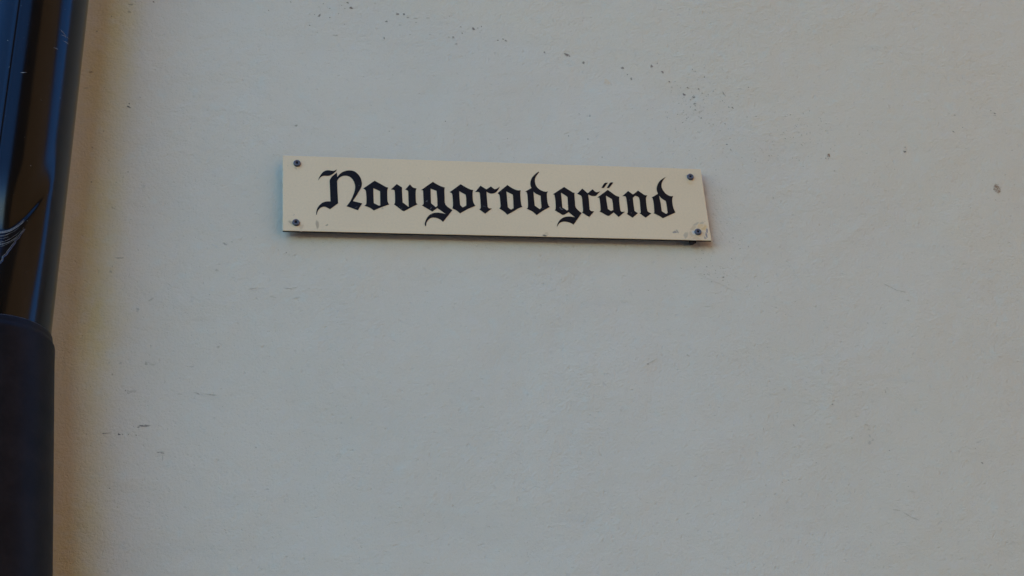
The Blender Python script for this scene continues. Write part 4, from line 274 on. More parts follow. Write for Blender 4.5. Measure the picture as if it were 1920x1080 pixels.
 (-438.4,-150.5,0.45,0.46,48,'dk',0.35),(-408.6,-5.7,0.5,0.24,110,'dk',0.14),(-446.3,223.4,0.4,0.37,177,'dk',0.51),(-437.7,-326.4,0.28,0.24,111,'dk',0.39),(-419.5,-149.8,0.46,0.26,49,'br',0.28),(-474.4,-123.6,0.36,0.37,64,'br',0.34),
 (-501.5,115.5,0.37,0.43,36,'dk',0.31),(-449.7,260.5,0.51,0.3,95,'dk',0.24),(-404.3,-348.6,0.25,0.41,59,'dk',0.21),(-451.1,-246.7,0.42,0.42,14,'dk',0.2),(-428.7,-316.9,0.28,0.39,160,'dk',0.44),(-485.2,26.9,0.32,0.25,46,'dk',0.41),
 (-404,-317.9,0.35,0.43,156,'dk',0.21),(-457.4,-322.2,0.32,0.28,119,'dk',0.15),(-411.9,-304.3,0.26,0.23,102,'dk',0.43),(-500.7,98.3,0.25,0.33,103,'br',0.28),(-424.9,0.7,0.38,0.23,79,'dk',0.14),(-421.7,224.1,0.24,0.35,55,'dk',0.34),
 (-419.2,-11.9,0.35,0.36,14,'dk',0.15),(-451.3,-244.7,0.38,0.4,4,'dk',0.23),(-425.4,-235.4,0.27,0.45,161,'dk',0.25),(-457.9,-400.3,0.43,0.29,145,'br',0.42),(-484.7,-1.1,0.49,0.3,63,'dk',0.23),(-433,21.5,0.31,0.32,42,'dk',0.14),
 (-467.7,53.5,0.27,0.35,140,'br',0.44),(-441.6,149.3,0.35,0.45,167,'dk',0.45),(-490.8,163.5,0.27,0.44,83,'br',0.24),(-416.9,-35.3,0.49,0.29,132,'dk',0.3),(-399.9,-359.8,0.39,0.34,96,'br',0.45),(-451.4,-419.7,0.43,0.32,176,'dk',0.39),
 (-437.4,118.3,0.4,0.27,110,'dk',0.23),(-404,-182.8,0.42,0.39,65,'br',0.21),(-433.8,239.9,0.34,0.34,12,'br',0.53),(-434.6,-94.6,0.29,0.34,99,'dk',0.27),(-442.1,267.6,0.5,0.47,159,'dk',0.43),(-394.5,-364.9,0.26,0.38,73,'br',0.34),
 (-467.6,-207.9,0.46,0.34,17,'dk',0.34),(-476.8,9.6,0.25,0.26,73,'br',0.34),(-415.2,-194.3,0.49,0.25,77,'dk',0.22),(-448.2,-316.2,0.47,0.44,99,'dk',0.37),(-429.7,-196.1,0.5,0.23,45,'dk',0.35),(-432.7,-16.9,0.37,0.48,168,'dk',0.34),
 (-416.8,-351.5,0.35,0.31,111,'dk',0.38),(-430.1,-202.1,0.25,0.43,124,'dk',0.35),(-421.3,-75.2,0.29,0.39,10,'dk',0.29),(-477,-61.7,0.4,0.45,142,'br',0.23),(-447.4,119.9,0.28,0.35,54,'dk',0.44),(-421.1,-383.9,0.39,0.23,38,'br',0.36),
 (-433.7,96.7,0.36,0.43,167,'br',0.42),(-470.3,37,0.46,0.4,141,'dk',0.26),(-426.9,-388.9,0.5,0.46,83,'dk',0.42),(-403,-428.7,0.32,0.43,56,'dk',0.25),(-432.3,-137.2,0.35,0.38,8,'dk',0.18),(-423.4,-150.7,0.49,0.46,25,'br',0.34),
 (-487.5,155.6,0.37,0.4,157,'br',0.3),(-410.6,21.3,0.27,0.39,91,'dk',0.26),(-432.6,79.9,0.37,0.43,147,'dk',0.32),(-429.3,-366.5,0.35,0.37,16,'dk',0.43),(-468.7,-242.4,0.25,0.47,119,'br',0.23),(-411.8,-343.2,0.43,0.3,38,'dk',0.35),
 (-447.8,-260.7,0.44,0.34,73,'dk',0.33),(-459,144.3,0.32,0.29,34,'br',0.2),(-496.2,237.6,0.23,0.25,24,'br',0.37),(-419.7,162.6,0.31,0.42,71,'dk',0.49),(-438,-184.8,0.4,0.25,7,'dk',0.32),(-478.2,164,0.46,0.44,10,'br',0.43),
 (-446.1,213.5,0.38,0.48,115,'dk',0.44),(-427.5,-179.2,0.47,0.48,125,'dk',0.2),(-482.7,-74.6,0.51,0.3,158,'br',0.33),(-431.7,261.7,0.35,0.42,150,'dk',0.47),(-479.1,-115.1,0.33,0.32,106,'dk',0.32),(-459.8,-125.3,0.5,0.31,11,'dk',0.16),
 (-456,-126.6,0.37,0.47,164,'dk',0.15),(-485.7,230.8,0.35,0.25,37,'dk',0.28),(-440.3,-168.5,0.36,0.23,127,'br',0.12),(-449.3,50.6,0.43,0.41,100,'dk',0.26),(-459.2,-140.5,0.26,0.27,11,'dk',0.14),(-486.3,37.9,0.47,0.39,106,'br',0.47),
 (-444.7,-252.7,0.3,0.36,77,'dk',0.43),(-426.8,-122.2,0.35,0.25,116,'dk',0.19),(-438.4,-11.1,0.51,0.22,171,'dk',0.13),(-457.4,-19.3,0.34,0.44,57,'br',0.26),(-415.2,-418.4,0.37,0.43,152,'br',0.37),(-482.1,80.5,0.38,0.33,49,'dk',0.35),
 (-416.2,-176.7,0.31,0.27,47,'dk',0.33),(-436.7,-292.6,0.47,0.37,89,'dk',0.4),(-433.4,-27.4,0.49,0.33,176,'dk',0.16),(-447.3,-232.9,0.51,0.36,109,'dk',0.41),(-437,-376.6,0.42,0.43,54,'dk',0.33),(-446.6,-219.1,0.28,0.32,27,'dk',0.29),
 (-426.1,-275.9,0.32,0.26,89,'dk',0.25),(-427.9,50,0.48,0.35,69,'br',0.2),(-433.1,-412,0.44,0.42,104,'dk',0.23),(-408.1,-192.9,0.45,0.38,27,'br',0.29),(-461.1,-231.1,0.36,0.27,101,'dk',0.17),(-485.7,-116.3,0.31,0.43,43,'dk',0.12),
 (-417.2,-357,0.49,0.35,17,'br',0.28),(-472,-98.6,0.25,0.46,149,'br',0.16),(-460.6,-153.7,0.48,0.29,120,'dk',0.36),(-447.7,156.3,0.47,0.45,89,'dk',0.22),(-432.6,-148,0.25,0.22,83,'dk',0.36),(-454.4,256.8,0.3,0.23,179,'br',0.42),
 (-412.7,67,0.27,0.3,163,'dk',0.43),(-417.9,184.5,0.25,0.26,90,'dk',0.21),(-430.6,-176,0.31,0.24,16,'dk',0.21),(-400.4,-307.1,0.32,0.34,98,'dk',0.3),(-465.1,-384.5,0.26,0.35,26,'br',0.23),(-473.1,17.8,0.47,0.33,77,'dk',0.19),
 (-425.2,-165.3,0.28,0.45,65,'br',0.32),(-413.9,-155.8,0.5,0.4,80,'br',0.33),(-417.1,185.8,0.24,0.37,118,'dk',0.53),(-448.7,-50.1,0.36,0.3,177,'br',0.23),(-471,18.9,0.43,0.37,65,'br',0.17),(-424.1,-298.7,0.36,0.39,30,'dk',0.38),
 (-425,219.7,0.4,0.33,115,'dk',0.4),(-446.3,141.5,0.44,0.3,108,'dk',0.41),(-464.2,-144,0.49,0.44,128,'dk',0.19),(-456.9,-296.3,0.37,0.31,160,'dk',0.41),
]

# ------------------------------------------------------------------ helpers
def tag(o, label=None, cat=None, group=None, kind=None):
    for k, v in (('label', label), ('category', cat), ('group', group), ('kind', kind)):
        if v:
            o[k] = v
    return o

def link(name, mesh, mats, parent=None, loc=(0, 0, 0)):
    o = bpy.data.objects.new(name, mesh)
    for mt in (mats if isinstance(mats, (list, tuple)) else [mats]):
        mesh.materials.append(mt)
    col.objects.link(o)
    o.location = loc
    if parent is not None:
        o.parent = parent
    return o

def from_bm(name, bm, mats, parent=None, loc=(0, 0, 0), smooth=False):
    me = bpy.data.meshes.new(name)
    bm.normal_update()
    bm.to_mesh(me)
    bm.free()
    if smooth:
        for p in me.polygons:
            p.use_smooth = True
    return link(name, me, mats, parent, loc)

def box(bm, x0, x1, y0, y1, z0, z1):
    v = [bm.verts.new((x, y, z)) for x in (x0, x1) for y in (y0, y1) for z in (z0, z1)]
    for f in ((0, 1, 3, 2), (4, 6, 7, 5), (0, 4, 5, 1), (2, 3, 7, 6), (0, 2, 6, 4), (1, 5, 7, 3)):
        bm.faces.new([v[i] for i in f])
    return v

class NT:
    """Short node-building helper for one material."""
    def __init__(self, name):
        self.m = bpy.data.materials.new(name)
        self.m.use_nodes = True
        self.t = self.m.node_tree
        self.p = self.t.nodes['Principled BSDF']
    def n(self, kind, **kw):
        o = self.t.nodes.new(kind)
        for k, v in kw.items():
            setattr(o, k, v)
        return o
    def l(self, a, b):
        self.t.links.new(a, b)
    def coord(self):
        return self.n('ShaderNodeTexCoord').outputs['Object']
    def noise(self, vec, scale, detail=4, rough=0.55, dist=0.0, stretch=None, rot=0.0):
        if stretch:
            mp = self.n('ShaderNodeMapping')
            mp.inputs['Scale'].default_value = stretch
            mp.inputs['Rotation'].default_value = (0, rot, 0)
            self.l(vec, mp.inputs['Vector'])
            vec = mp.outputs['Vector']
        t = self.n('ShaderNodeTexNoise')
        t.inputs['Scale'].default_value = scale
        t.inputs['Detail'].default_value = detail
        t.inputs['Roughness'].default_value = rough
        t.inputs['Distortion'].default_value = dist
        self.l(vec, t.inputs['Vector'])
        return t.outputs['Fac']
    def math(self, op, a, b=None, c=None, clamp=False):
        t = self.n('ShaderNodeMath', operation=op, use_clamp=clamp)
        for i, v in enumerate((a, b, c)):
            if v is None:
                continue
            if isinstance(v, (int, float)):
                t.inputs[i].default_value = v
            else:
                self.l(v, t.inputs[i])
        return t.outputs[0]
    def step(self, v, lo, hi, a=0.0, b=1.0):
        t = self.n('ShaderNodeMapRange', interpolation_type='SMOOTHSTEP')
        self.l(v, t.inputs['Value'])
        t.inputs['From Min'].default_value = lo
        t.inputs['From Max'].default_value = hi
        t.inputs['To Min'].default_value = a
        t.inputs['To Max'].default_value = b
        return t.outputs['Result']
    def mix(self, fac, a, b):
        t = self.n('ShaderNodeMix', data_type='RGBA')
        for i, v in ((0, fac), (6, a), (7, b)):
            if isinstance(v, (int, float)):
                t.inputs[i].default_value = v
            elif isinstance(v, tuple):
                t.inputs[i].default_value = (*v, 1.0)
            else:
                self.l(v, t.inputs[i])
        return t.outputs[2]
    def bump(self, h, strength, dist, prev=None):
        t = self.n('ShaderNodeBump')
        t.inputs['Strength'].default_value = strength
        t.inputs['Distance'].default_value = dist
        self.l(h, t.inputs['Height'])
        if prev is not None:
            self.l(prev, t.inputs['Normal'])
        return t.outputs['Normal']
    def mark(self):
        """The 'mark' attribute: colour of a fleck and, in alpha, how much it covers."""
        a = self.n('ShaderNodeAttribute', attribute_type='GEOMETRY', attribute_name='mark')
        return a.outputs['Color'], a.outputs['Alpha']
    def set(self, **kw):
        for k, v in kw.items():
            i = self.p.inputs[k]
            if isinstance(v, (int, float)):
                i.default_value = v
            elif isinstance(v, tuple):
                i.default_value = (*v, 1.0)
            else:
                self.l(v, i)

# ------------------------------------------------------------------ materials
def wall_material():
    M = NT('limewashed plaster')
    co = M.coord()
    sep = M.n('ShaderNodeSeparateXYZ')
    M.l(co, sep.inputs[0])
    x, z = sep.outputs['X'], sep.outputs['Z']
    big = M.noise(co, 2.6, 3, 0.5)
    mid = M.noise(co, 9.0, 5, 0.6, 0.4)
    fine = M.noise(co, 120.0, 4, 0.6)
    grain = M.noise(co, 900.0, 2, 0.6)
    streak = M.noise(co, 38.0, 5, 0.65, 0.3, (0.16, 1.0, 1.0), R(9))
    c = M.mix(M.step(big, 0.35, 0.65), WALL_A, WALL_B)
    c = M.mix(M.step(mid, 0.32, 0.72, 0.0, 0.55), c, WALL_C)
    # older, creamier coat beyond the edge of a repainted patch (an arc above the plate)
    dx = M.math('SUBTRACT', x, -0.322)
    dz = M.math('SUBTRACT', z, 1.398)
    rad = M.math('SQRT', M.math('ADD', M.math('MULTIPLY', dx, dx), M.math('MULTIPLY', dz, dz)))
    rad = M.math('ADD', rad, M.math('MULTIPLY', M.math('SUBTRACT', mid, 0.5), 0.06))
    old = M.step(rad, 1.335, 1.385)
    c = M.mix(M.math('MULTIPLY', old, 0.42), c, WALL_OLD_LIT)
    right = M.step(M.math('ADD', x, M.math('MULTIPLY', M.math('SUBTRACT', big, 0.5), 0.5)), 0.05, 0.62)  # warm light on the right side, tinted into the wall colour
    c = M.mix(M.math('MULTIPLY', right, 0.5), c, WALL_OLD_LIT)
    # ochre stain beside the downpipe, with the pipe's warm shade painted in
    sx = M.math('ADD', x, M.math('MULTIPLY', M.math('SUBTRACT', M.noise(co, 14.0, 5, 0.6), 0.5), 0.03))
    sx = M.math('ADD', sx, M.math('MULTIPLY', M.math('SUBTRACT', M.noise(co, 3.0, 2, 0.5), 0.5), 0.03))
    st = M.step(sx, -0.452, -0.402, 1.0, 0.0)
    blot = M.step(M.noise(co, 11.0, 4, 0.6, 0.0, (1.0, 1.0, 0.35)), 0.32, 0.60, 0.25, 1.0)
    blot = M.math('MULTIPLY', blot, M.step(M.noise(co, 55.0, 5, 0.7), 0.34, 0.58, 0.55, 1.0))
    c = M.mix(M.math('MULTIPLY', st, STAIN_SHADE_K * 0.45), c, STAIN_SHADE)
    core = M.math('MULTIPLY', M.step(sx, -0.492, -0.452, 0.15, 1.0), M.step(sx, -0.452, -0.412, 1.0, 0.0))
    c = M.mix(M.math('MULTIPLY', M.math('MULTIPLY', core, blot), STAIN_SHADE_K), c, STAIN_SHADE)
    # brown shade round the plate's right end, painted into the wall colour
    px = M.math('SUBTRACT', M.math('ABSOLUTE', M.math('SUBTRACT', x, 0.0)), 0.250)
    pz = M.math('SUBTRACT', M.math('ABSOLUTE', M.math('SUBTRACT', z, 2.466)), 0.046)
    d = M.math('MAXIMUM', px, pz)
    halo = M.math('MULTIPLY', M.step(d, -0.002, 0.014, 1.0, 0.0), M.step(x, 0.18, 0.25))
    halo = M.math('MULTIPLY', halo, M.step(M.noise(co, 60.0, 4, 0.65), 0.38, 0.62, 0.15, 1.0))
    c = M.mix(M.math('MULTIPLY', halo, 0.40), c, (0.22, 0.145, 0.09))
    c = M.mix(M.step(streak, 0.56, 0.80, 0.0, 0.16), c, (0.42, 0.37, 0.28))
    c = M.mix(M.step(fine, 0.60, 0.74, 0.0, 0.16), c, (0.33, 0.28, 0.22))
    c = M.mix(M.step(grain, 0.35, 0.65, 0.0, 0.14), c, (0.40, 0.36, 0.28))
    tint = M.noise(co, 45.0, 3, 0.6)
    c = M.mix(M.step(tint, 0.52, 0.75, 0.0, 0.20), c, (0.66, 0.56, 0.42))
    c = M.mix(M.step(tint, 0.46, 0.25, 0.0, 0.20), c, (0.58, 0.61, 0.46))
    mc, ma = M.mark()
    wob = M.step(M.noise(co, 700.0, 3, 0.7), 0.34, 0.56, 0.45, 1.0)
    c = M.mix(M.math('MULTIPLY', ma, wob), c, mc)
    M.set(**{'Base Color': c, 'Roughness': 0.9, 'Specular IOR Level': 0.25})
    n = M.bump(M.noise(co, 5.0, 3, 0.5), 0.5, 0.014)
    n = M.bump(M.noise(co, 24.0, 4, 0.5, 0.5, (0.7, 1.0, 1.0), R(-18)), 0.26, 0.007, n)
    n = M.bump(mid, 0.45, 0.008, n)
    n = M.bump(M.math('MULTIPLY', streak, M.step(x, -0.1, 0.4, 0.2, 1.0)), 0.19, 0.0020, n)
    rough = M.step(M.noise(co, 4.5, 3, 0.6, 0.6), 0.42, 0.66, 0.15, 1.0)
    n = M.bump(M.math('MULTIPLY', M.noise(co, 85.0, 5, 0.6, 0.3, (0.7, 1.0, 1.0), R(-24)), rough), 0.60, 0.0030, n)
    pits = M.step(M.noise(co, 160.0, 3, 0.6), 0.60, 0.72)
    n = M.bump(M.math('MULTIPLY', pits, -1.0), 0.5, 0.0012, n)
    n = M.bump(M.noise(co, 330.0, 4, 0.65), 0.80, 0.0013, n)
    M.set(Normal=n)
    return M.m

def plain(name, colr, rough=0.5, spec=0.5, metal=0.0, nscale=60.0, namt=0.15, bump=0.0):
    M = NT(name)
    co = M.coord()
    f = M.noise(co, nscale, 5, 0.6)
    dark = tuple(v * (1 - namt) for v in colr)
    light = tuple(min(1.0, v * (1 + namt)) for v in colr)
    M.set(**{'Base Color': M.mix(M.step(f, 0.3, 0.7), dark, light), 'Roughness': rough,
             'Specular IOR Level': spec, 'Metallic': metal})
    if bump:
        M.set(Normal=M.bump(f, 0.4, bump))
    return M.m

def plate_material():
    M = NT('cream enamelled sheet')
    co = M.coord()
    c = M.mix(M.step(M.noise(co, 7.0, 3, 0.5), 0.3, 0.7), PLATE_A, PLATE_B)
    c = M.mix(M.step(M.noise(co, 420.0, 3, 0.7), 0.35, 0.7, 0.0, 0.12), c, (0.40, 0.32, 0.22))
    c = M.mix(M.step(M.noise(co, 150.0, 2, 0.5), 0.70, 0.78, 0.0, 0.4), c, (0.25, 0.19, 0.14))
    mc, ma = M.mark()
    c = M.mix(M.math('MULTIPLY', ma, M.step(M.noise(co, 500.0, 3, 0.6), 0.3, 0.6, 0.75, 1.0)), c, mc)
    M.set(**{'Base Color': c, 'Roughness': 0.42, 'Specular IOR Level': 0.4})
    M.set(Normal=M.bump(M.noise(co, 12.0, 2, 0.5), 0.25, 0.004))
    return M.m

def letter_material():
    M = NT('black sign paint')
    co = M.coord()
    c = M.mix(M.step(M.noise(co, 300.0, 4, 0.6), 0.35, 0.7), (0.0060, 0.0042, 0.0038), (0.0095, 0.0069, 0.0062))
    mc, ma = M.mark()
    c = M.mix(M.math('MULTIPLY', ma, M.step(M.noise(co, 900.0, 3, 0.6), 0.40, 0.56, 0.15, 1.0)), c, mc)
    M.set(**{'Base Color': c, 'Roughness': 0.5, 'Specular IOR Level': 0.16})
    return M.m

def pipe_material():
    M = NT('dark brown lacquered steel')
    co = M.coord()
    f = M.noise(co, 26.0, 5, 0.6, 0.2, (1.0, 1.0, 0.25))
    g = M.noise(co, 350.0, 3, 0.6)
    c = M.mix(M.step(f, 0.35, 0.7), (0.0052, 0.0031, 0.0021), (0.0077, 0.0045, 0.0028))
    c = M.mix(M.step(g, 0.70, 0.80, 0.0, 0.3), c, (0.10, 0.09, 0.085))
    M.set(**{'Base Color': c, 'Roughness': M.step(f, 0.3, 0.7, 0.14, 0.20), 'Specular IOR Level': 0.21})
    n = M.bump(M.noise(co, 18.0, 2, 0.5, 0.0, (1.0, 1.0, 0.3)), 0.06, 0.002)
    n = M.bump(g, 0.06, 0.0006, n)
    M.set(Normal=n)
    return M.m

MAT_WALL = wall_material()
MAT_PLATE = plate_material()
MAT_LETTER = letter_material()
MAT_PIPE = pipe_material()
MAT_SOCKET = plain('matt black coated steel', (0.0090, 0.0060, 0.0050), 0.48, 0.10, 0, 40, 0.35, 0.0015)
MAT_RIM = plain('paler coated rim', (0.036, 0.034, 0.034), 0.6, 0.3, 0, 160, 0.7)
MAT_SCRATCH = plain('bare scratched metal', (0.20, 0.18, 0.15), 0.6, 0.2, 0.0, 900, 0.6)
MAT_FLAKE_SHEEN = plain('lacquer edge with painted sheen', (0.0280, 0.0360, 0.0600), 0.4, 0.5, 0.0, 900, 0.4)
MAT_SCREW = plain('blued steel', (0.105, 0.092, 0.090), 0.5, 0.4, 0.25, 700, 0.35, 0.0004)
MAT_RECESS = plain('dark screw recess', (0.012, 0.011, 0.014), 0.8, 0.2)
MAT_PLUG_SHADE = plain('grimy wall plug and gap shade', (0.028, 0.018, 0.014), 0.85, 0.2, 0, 200, 0.4)
MAT_GROUND = plain('alley paving', (0.19, 0.175, 0.155), 0.9, 0.3, 0, 3, 0.25, 0.02)
MAT_FACADE = plain('ochre brown render', FACADE, 0.9, 0.2, 0, 2, 0.12, 0.01)
MAT_ROOF = plain('dark roof sheet', (0.05, 0.045, 0.045), 0.6, 0.4, 0, 2, 0.2)
MAT_TRIM = plain('window paint', (0.35, 0.30, 0.24), 0.6, 0.4)
MAT_GLASS = plain('dark window glass', (0.02, 0.022, 0.025), 0.05, 0.6)

TONE = {'br': (0.128, 0.070, 0.042), 'dk': (0.038, 0.030, 0.025), 'ol': (0.129, 0.096, 0.049), 'gr': (0.152, 0.137, 0.122),
        'rd': (0.129, 0.063, 0.045), 'gn': (0.114, 0.111, 0.077), 'ye': (0.700, 0.420, 0.150), 'wh': (0.562, 0.503, 0.399),
        'rs': (0.240, 0.115, 0.042),
        'pk': (0.500, 0.320, 0.165), 'bl': (0.114, 0.118, 0.140)}

rng = random.Random(11)

class Flecks:
    """Small irregular flecks as fans of faces just proud of a flat front (facing -Y). Their colour and cover are vertex values."""
    def __init__(self):
        self.v, self.f, self.c = [], [], []
    def sheet(self, verts, faces):
        o = len(self.v)
        self.v += verts
        self.f += [tuple(i + o for i in f) for f in faces]
        self.c += [(0, 0, 0, 0)] * len(verts)
    def add(self, x, y, z, rx, rz, ang, tone, k, n=12, rag=0.42):
        a0 = R(ang)
        ca, sa = math.cos(a0), math.sin(a0)
        o = len(self.v)
        self.v.append((x, y, z)); self.c.append((*tone, k))
        ph = [rng.uniform(0, 6.28) for _ in range(3)]
        for ring, (s, kk) in enumerate(((0.72, k), (1.25, 0.0))):
            for i in range(n):
                t = 2 * math.pi * i / n
                w = 1 + rag * (0.6 * math.sin(2 * t + ph[0]) + 0.5 * math.sin(3 * t + ph[1]) + 0.5 * math.sin(5 * t + ph[2])) * (1.0 if ring == 0 else 0.7)
                px, pz = rx * s * w * math.cos(t), rz * s * w * math.sin(t)
                self.v.append((x + px * ca - pz * sa, y, z + px * sa + pz * ca)); self.c.append((*tone, kk))
        for i in range(n):
            j = (i + 1) % n
            self.f.append((o, o + 1 + i, o + 1 + j))
            self.f.append((o + 1 + i, o + 1 + n + i, o + 1 + n + j, o + 1 + j))
    def mesh(self, name):
        me = bpy.data.meshes.new(name)
        me.from_pydata(self.v, [], self.f)
        at = me.attributes.new('mark', 'FLOAT_COLOR', 'POINT')
        for i, c in enumerate(self.c):
            at.data[i].color = c
        return me

def box_data(x0, x1, y0, y1, z0, z1):
    v = [(x, y, z) for x in (x0, x1) for y in (y0, y1) for z in (z0, z1)]
    return v, [(0, 1, 3, 2), (4, 6, 7, 5), (0, 4, 5, 1), (2, 3, 7, 6), (0, 2, 6, 4), (1, 5, 7, 3)]

# ------------------------------------------------------------------ the setting: ground, the house with the plate, the house across the alley
bm = bmesh.new()
g = 400
bm.faces.new([bm.verts.new(p) for p in ((-g, -g, 0), (g, -g, 0), (g, g, 0), (-g, g, 0))])
tag(from_bm('ground', bm, MAT_GROUND), kind='structure')

fl = Flecks()
fl.sheet(*box_data(-9.0, HOUSE_X1, 0.0, 8.0, -0.3, WALL_H))
for i, (mx, mz, rx, rz, ang, tone, k) in enumerate(WALL_MARKS):
    fl.add(mx / 1000, -0.00012 - (i % 40) * 0.000004, 2.47 + mz / 1000, rx / 1000, rz / 1000, ang, TONE[tone], min(1.0, k * 1.25),
           n=14 if rx > 1.2 else 8)
house = bpy.data.objects.new('house_wall', fl.mesh('house_wall'))
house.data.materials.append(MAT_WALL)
col.objects.link(house)
tag(house, 'pale grey cream plastered house wall with scattered brown flecks behind the street plate', 'wall')

opp = bpy.data.objects.new('alley_house', None)
col.objects.link(opp)
opp.location = (OPP_X0, -OPP_D, 0)
tag(opp, 'ochre brown rendered house across the narrow alley from the plate', 'house')
OW = 24.0
bm = bmesh.new(); box(bm, 0, OW, -8, 0, -0.3, OPP_H)
from_bm('wall', bm, MAT_FACADE, opp)
bm = bmesh.new()
pr = [(0.35, OPP_H), (0.35, OPP_H + 0.15), (-4, OPP_H + 2.6), (-8.35, OPP_H + 0.15), (-8.35, OPP_H)]
a = [bm.verts.new((-0.3, y, z + 0.003)) for y, z in pr]
b = [bm.verts.new((OW + 0.3, y, z + 0.003)) for y, z in pr]
bm.faces.new(a); bm.faces.new(b[::-1])
for i in range(5):
    j = (i + 1) % 5
    bm.faces.new((a[i], b[i], b[j], a[j]))
bmesh.ops.recalc_face_normals(bm, faces=bm.faces[:])
from_bm('roof', bm, MAT_ROOF, opp)

# ------------------------------------------------------------------ street plate
PC = Vector((0.0, -0.013, 2.4701912))       # centre of the plate's front face
sign = bpy.data.objects.new('street_sign', None)
col.objects.link(sign)
sign.location = PC
tag(sign, 'cream street name plate with black blackletter Novgorodgränd screwed to the plaster wall', 'street sign')

hw, hh, th = 0.2500, 0.0494, 0.0030
fl = Flecks()
e = 0.0005
ring = [(-hw, -hh), (hw, -hh), (hw, hh), (-hw, hh)]
inner = [(x - math.copysign(e, x), z - math.copysign(e, z)) for x, z in ring]
vs = [(x, 0, z) for x, z in inner] + [(x, e, z) for x, z in ring] + [(x, th, z) for x, z in ring]
fs = [(0, 1, 2, 3), (11, 10, 9, 8)]
for i in range(4):
    j = (i + 1) % 4
    fs += [(i, i + 4, j + 4, j), (i + 4, i + 8, j + 8, j + 4)]
fl.sheet(vs, fs)
for i, (mx, mz, rx, rz, ang, tone, k) in enumerate(PLATE_MARKS):
    fl.add(mx / 1000, -0.00004 - i * 0.000003, mz / 1000, rx / 1000, rz / 1000, ang, TONE[tone], k, n=16, rag=0.22)
plate = link('plate', fl.mesh('plate'), [MAT_PLATE, MAT_PLUG_SHADE], sign)
for i in (1, 3):                            # back and lower edge painted dark as the gap's shade
    plate.data.polygons[i].material_index = 1

def letter_mesh(polys, chips):
    fl = Flecks()
    yf, yb = -0.00035, -0.00015
    for loops in polys:
        lp = [[Vector((x / 1000, z / 1000, 0)) for x, z in l] for l in loops]
        tris = geometry.tessellate_polygon(lp)
        flat = [p for l in lp for p in l]
        n = len(flat)
        vv = [(p.x, yf, p.y) for p in flat] + [(p.x, yb, p.y) for p in flat]
        ff = []
        for t in tris:
            p0, p1, p2 = (flat[i] for i in t)
            cr = (p1.x - p0.x) * (p2.y - p0.y) - (p1.y - p0.y) * (p2.x - p0.x)
            ff.append(tuple(t) if cr > 0 else tuple(reversed(t)))
        o = 0
        for l in lp:
            k = len(l)
            for i in range(k):
                j = (i + 1) % k
                ff.append((o + i, o + j, o + j + n, o + i + n))
            o += k
        fl.sheet(vv, ff)
    for i, (x, z, rx, rz, ang) in enumerate(chips):
        fl.add(x / 1000, yf - 0.00004 - i * 0.000005, z / 1000, rx / 1000, rz / 1000, ang, (0.32, 0.30, 0.26), 0.75, n=9, rag=0.45)
    return fl.mesh('letter')

for polys, chips in LETTERS:
    link('letter', letter_mesh(polys, chips), MAT_LETTER, sign)

def lathe(bm, prof, cx, cz, n=28):
    """Rings of (radius, y) round an axis along Y."""
    rings = []
    for r, y in prof:
        rings.append([bm.verts.new((cx + r * math.cos(2 * math.pi * i / n), y, cz + r * math.sin(2 * math.pi * i / n))) for i in range(n)])
    for a, b in zip(rings, rings[1:]):
        for i in range(n):
            j = (i + 1) % n
            bm.faces.new((a[i], a[j], b[j], b[i]))
    bm.faces.new(rings[-1])
    bmesh.ops.recalc_face_normals(bm, faces=bm.faces[:])

for k, (sx, sz) in enumerate(SCREWS):
    bm = bmesh.new()
    rr = 0.0042
    lathe(bm, [(rr * 0.55, 0.0155), (rr * 0.55, -0.0002), (rr, -0.0003), (rr, -0.0013), (rr * 0.93, -0.0021), (rr * 0.75, -0.0026),
               (rr * 0.44, -0.0027), (rr * 0.40, -0.0018), (rr * 0.36, -0.0013)], 0, 0)
    s = from_bm('screw', bm, MAT_SCREW, sign, (sx / 1000, 0, sz / 1000), smooth=True)
    bm = bmesh.new()
    n = 12
    ph = k * 0.4
    top = [bm.verts.new((rr * (0.36 if i % 2 else 0.30) * math.cos(ph + 2 * math.pi * i / n), -0.00135, rr * (0.36 if i % 2 else 0.30) * math.sin(ph + 2 * math.pi * i / n))) for i in range(n)]
    bot = [bm.verts.new((v.co.x, -0.0011, v.co.z)) for v in top]
    bm.faces.new(top)
    for i in range(n):
        bm.faces.new((top[i], top[(i + 1) % n], bot[(i + 1) % n], bot[i]))
    bmesh.ops.recalc_face_normals(bm, faces=bm.faces[:])
    from_bm('drive_recess', bm, MAT_RECESS, s)  # flat dark star filling the socket

# the plug that peeks out below the plate's right end
bm = bmesh.new()
lathe(bm, [(0.0008, 0.0129), (0.0017, 0.0105), (0.0034, 0.0075), (0.0048, 0.0034)], 0.2280, -0.0484, 9)
from_bm('spacer', bm, MAT_PLUG_SHADE, sign, smooth=True)

# ------------------------------------------------------------------ downpipe
pipe = bpy.data.objects.new('downpipe', None)
col.objects.link(pipe)
PY = -PIPE_OUT
pipe.location = (PIPE_X, PY, 0)
tag(pipe, 'glossy dark brown downpipe with a crumpled bend and matt black lower length', 'downpipe')

def smooth(a, b, v):
    t = max(0.0, min(1.0, (v - a) / (b - a)))
    return t * t * (3 - 2 * t)

def axis_x(z):
    """The axis leans a little to the right above the bend."""
    return max(0.0, z - JOINT_Z) * LEAN

def crease_z(phi):
    """Height of the fold at azimuth phi (0 = straight out from the wall, + to the right)."""
    return CREASE_Z + 0.075 * phi * phi * (1.0 if phi > 0 else 0.5)

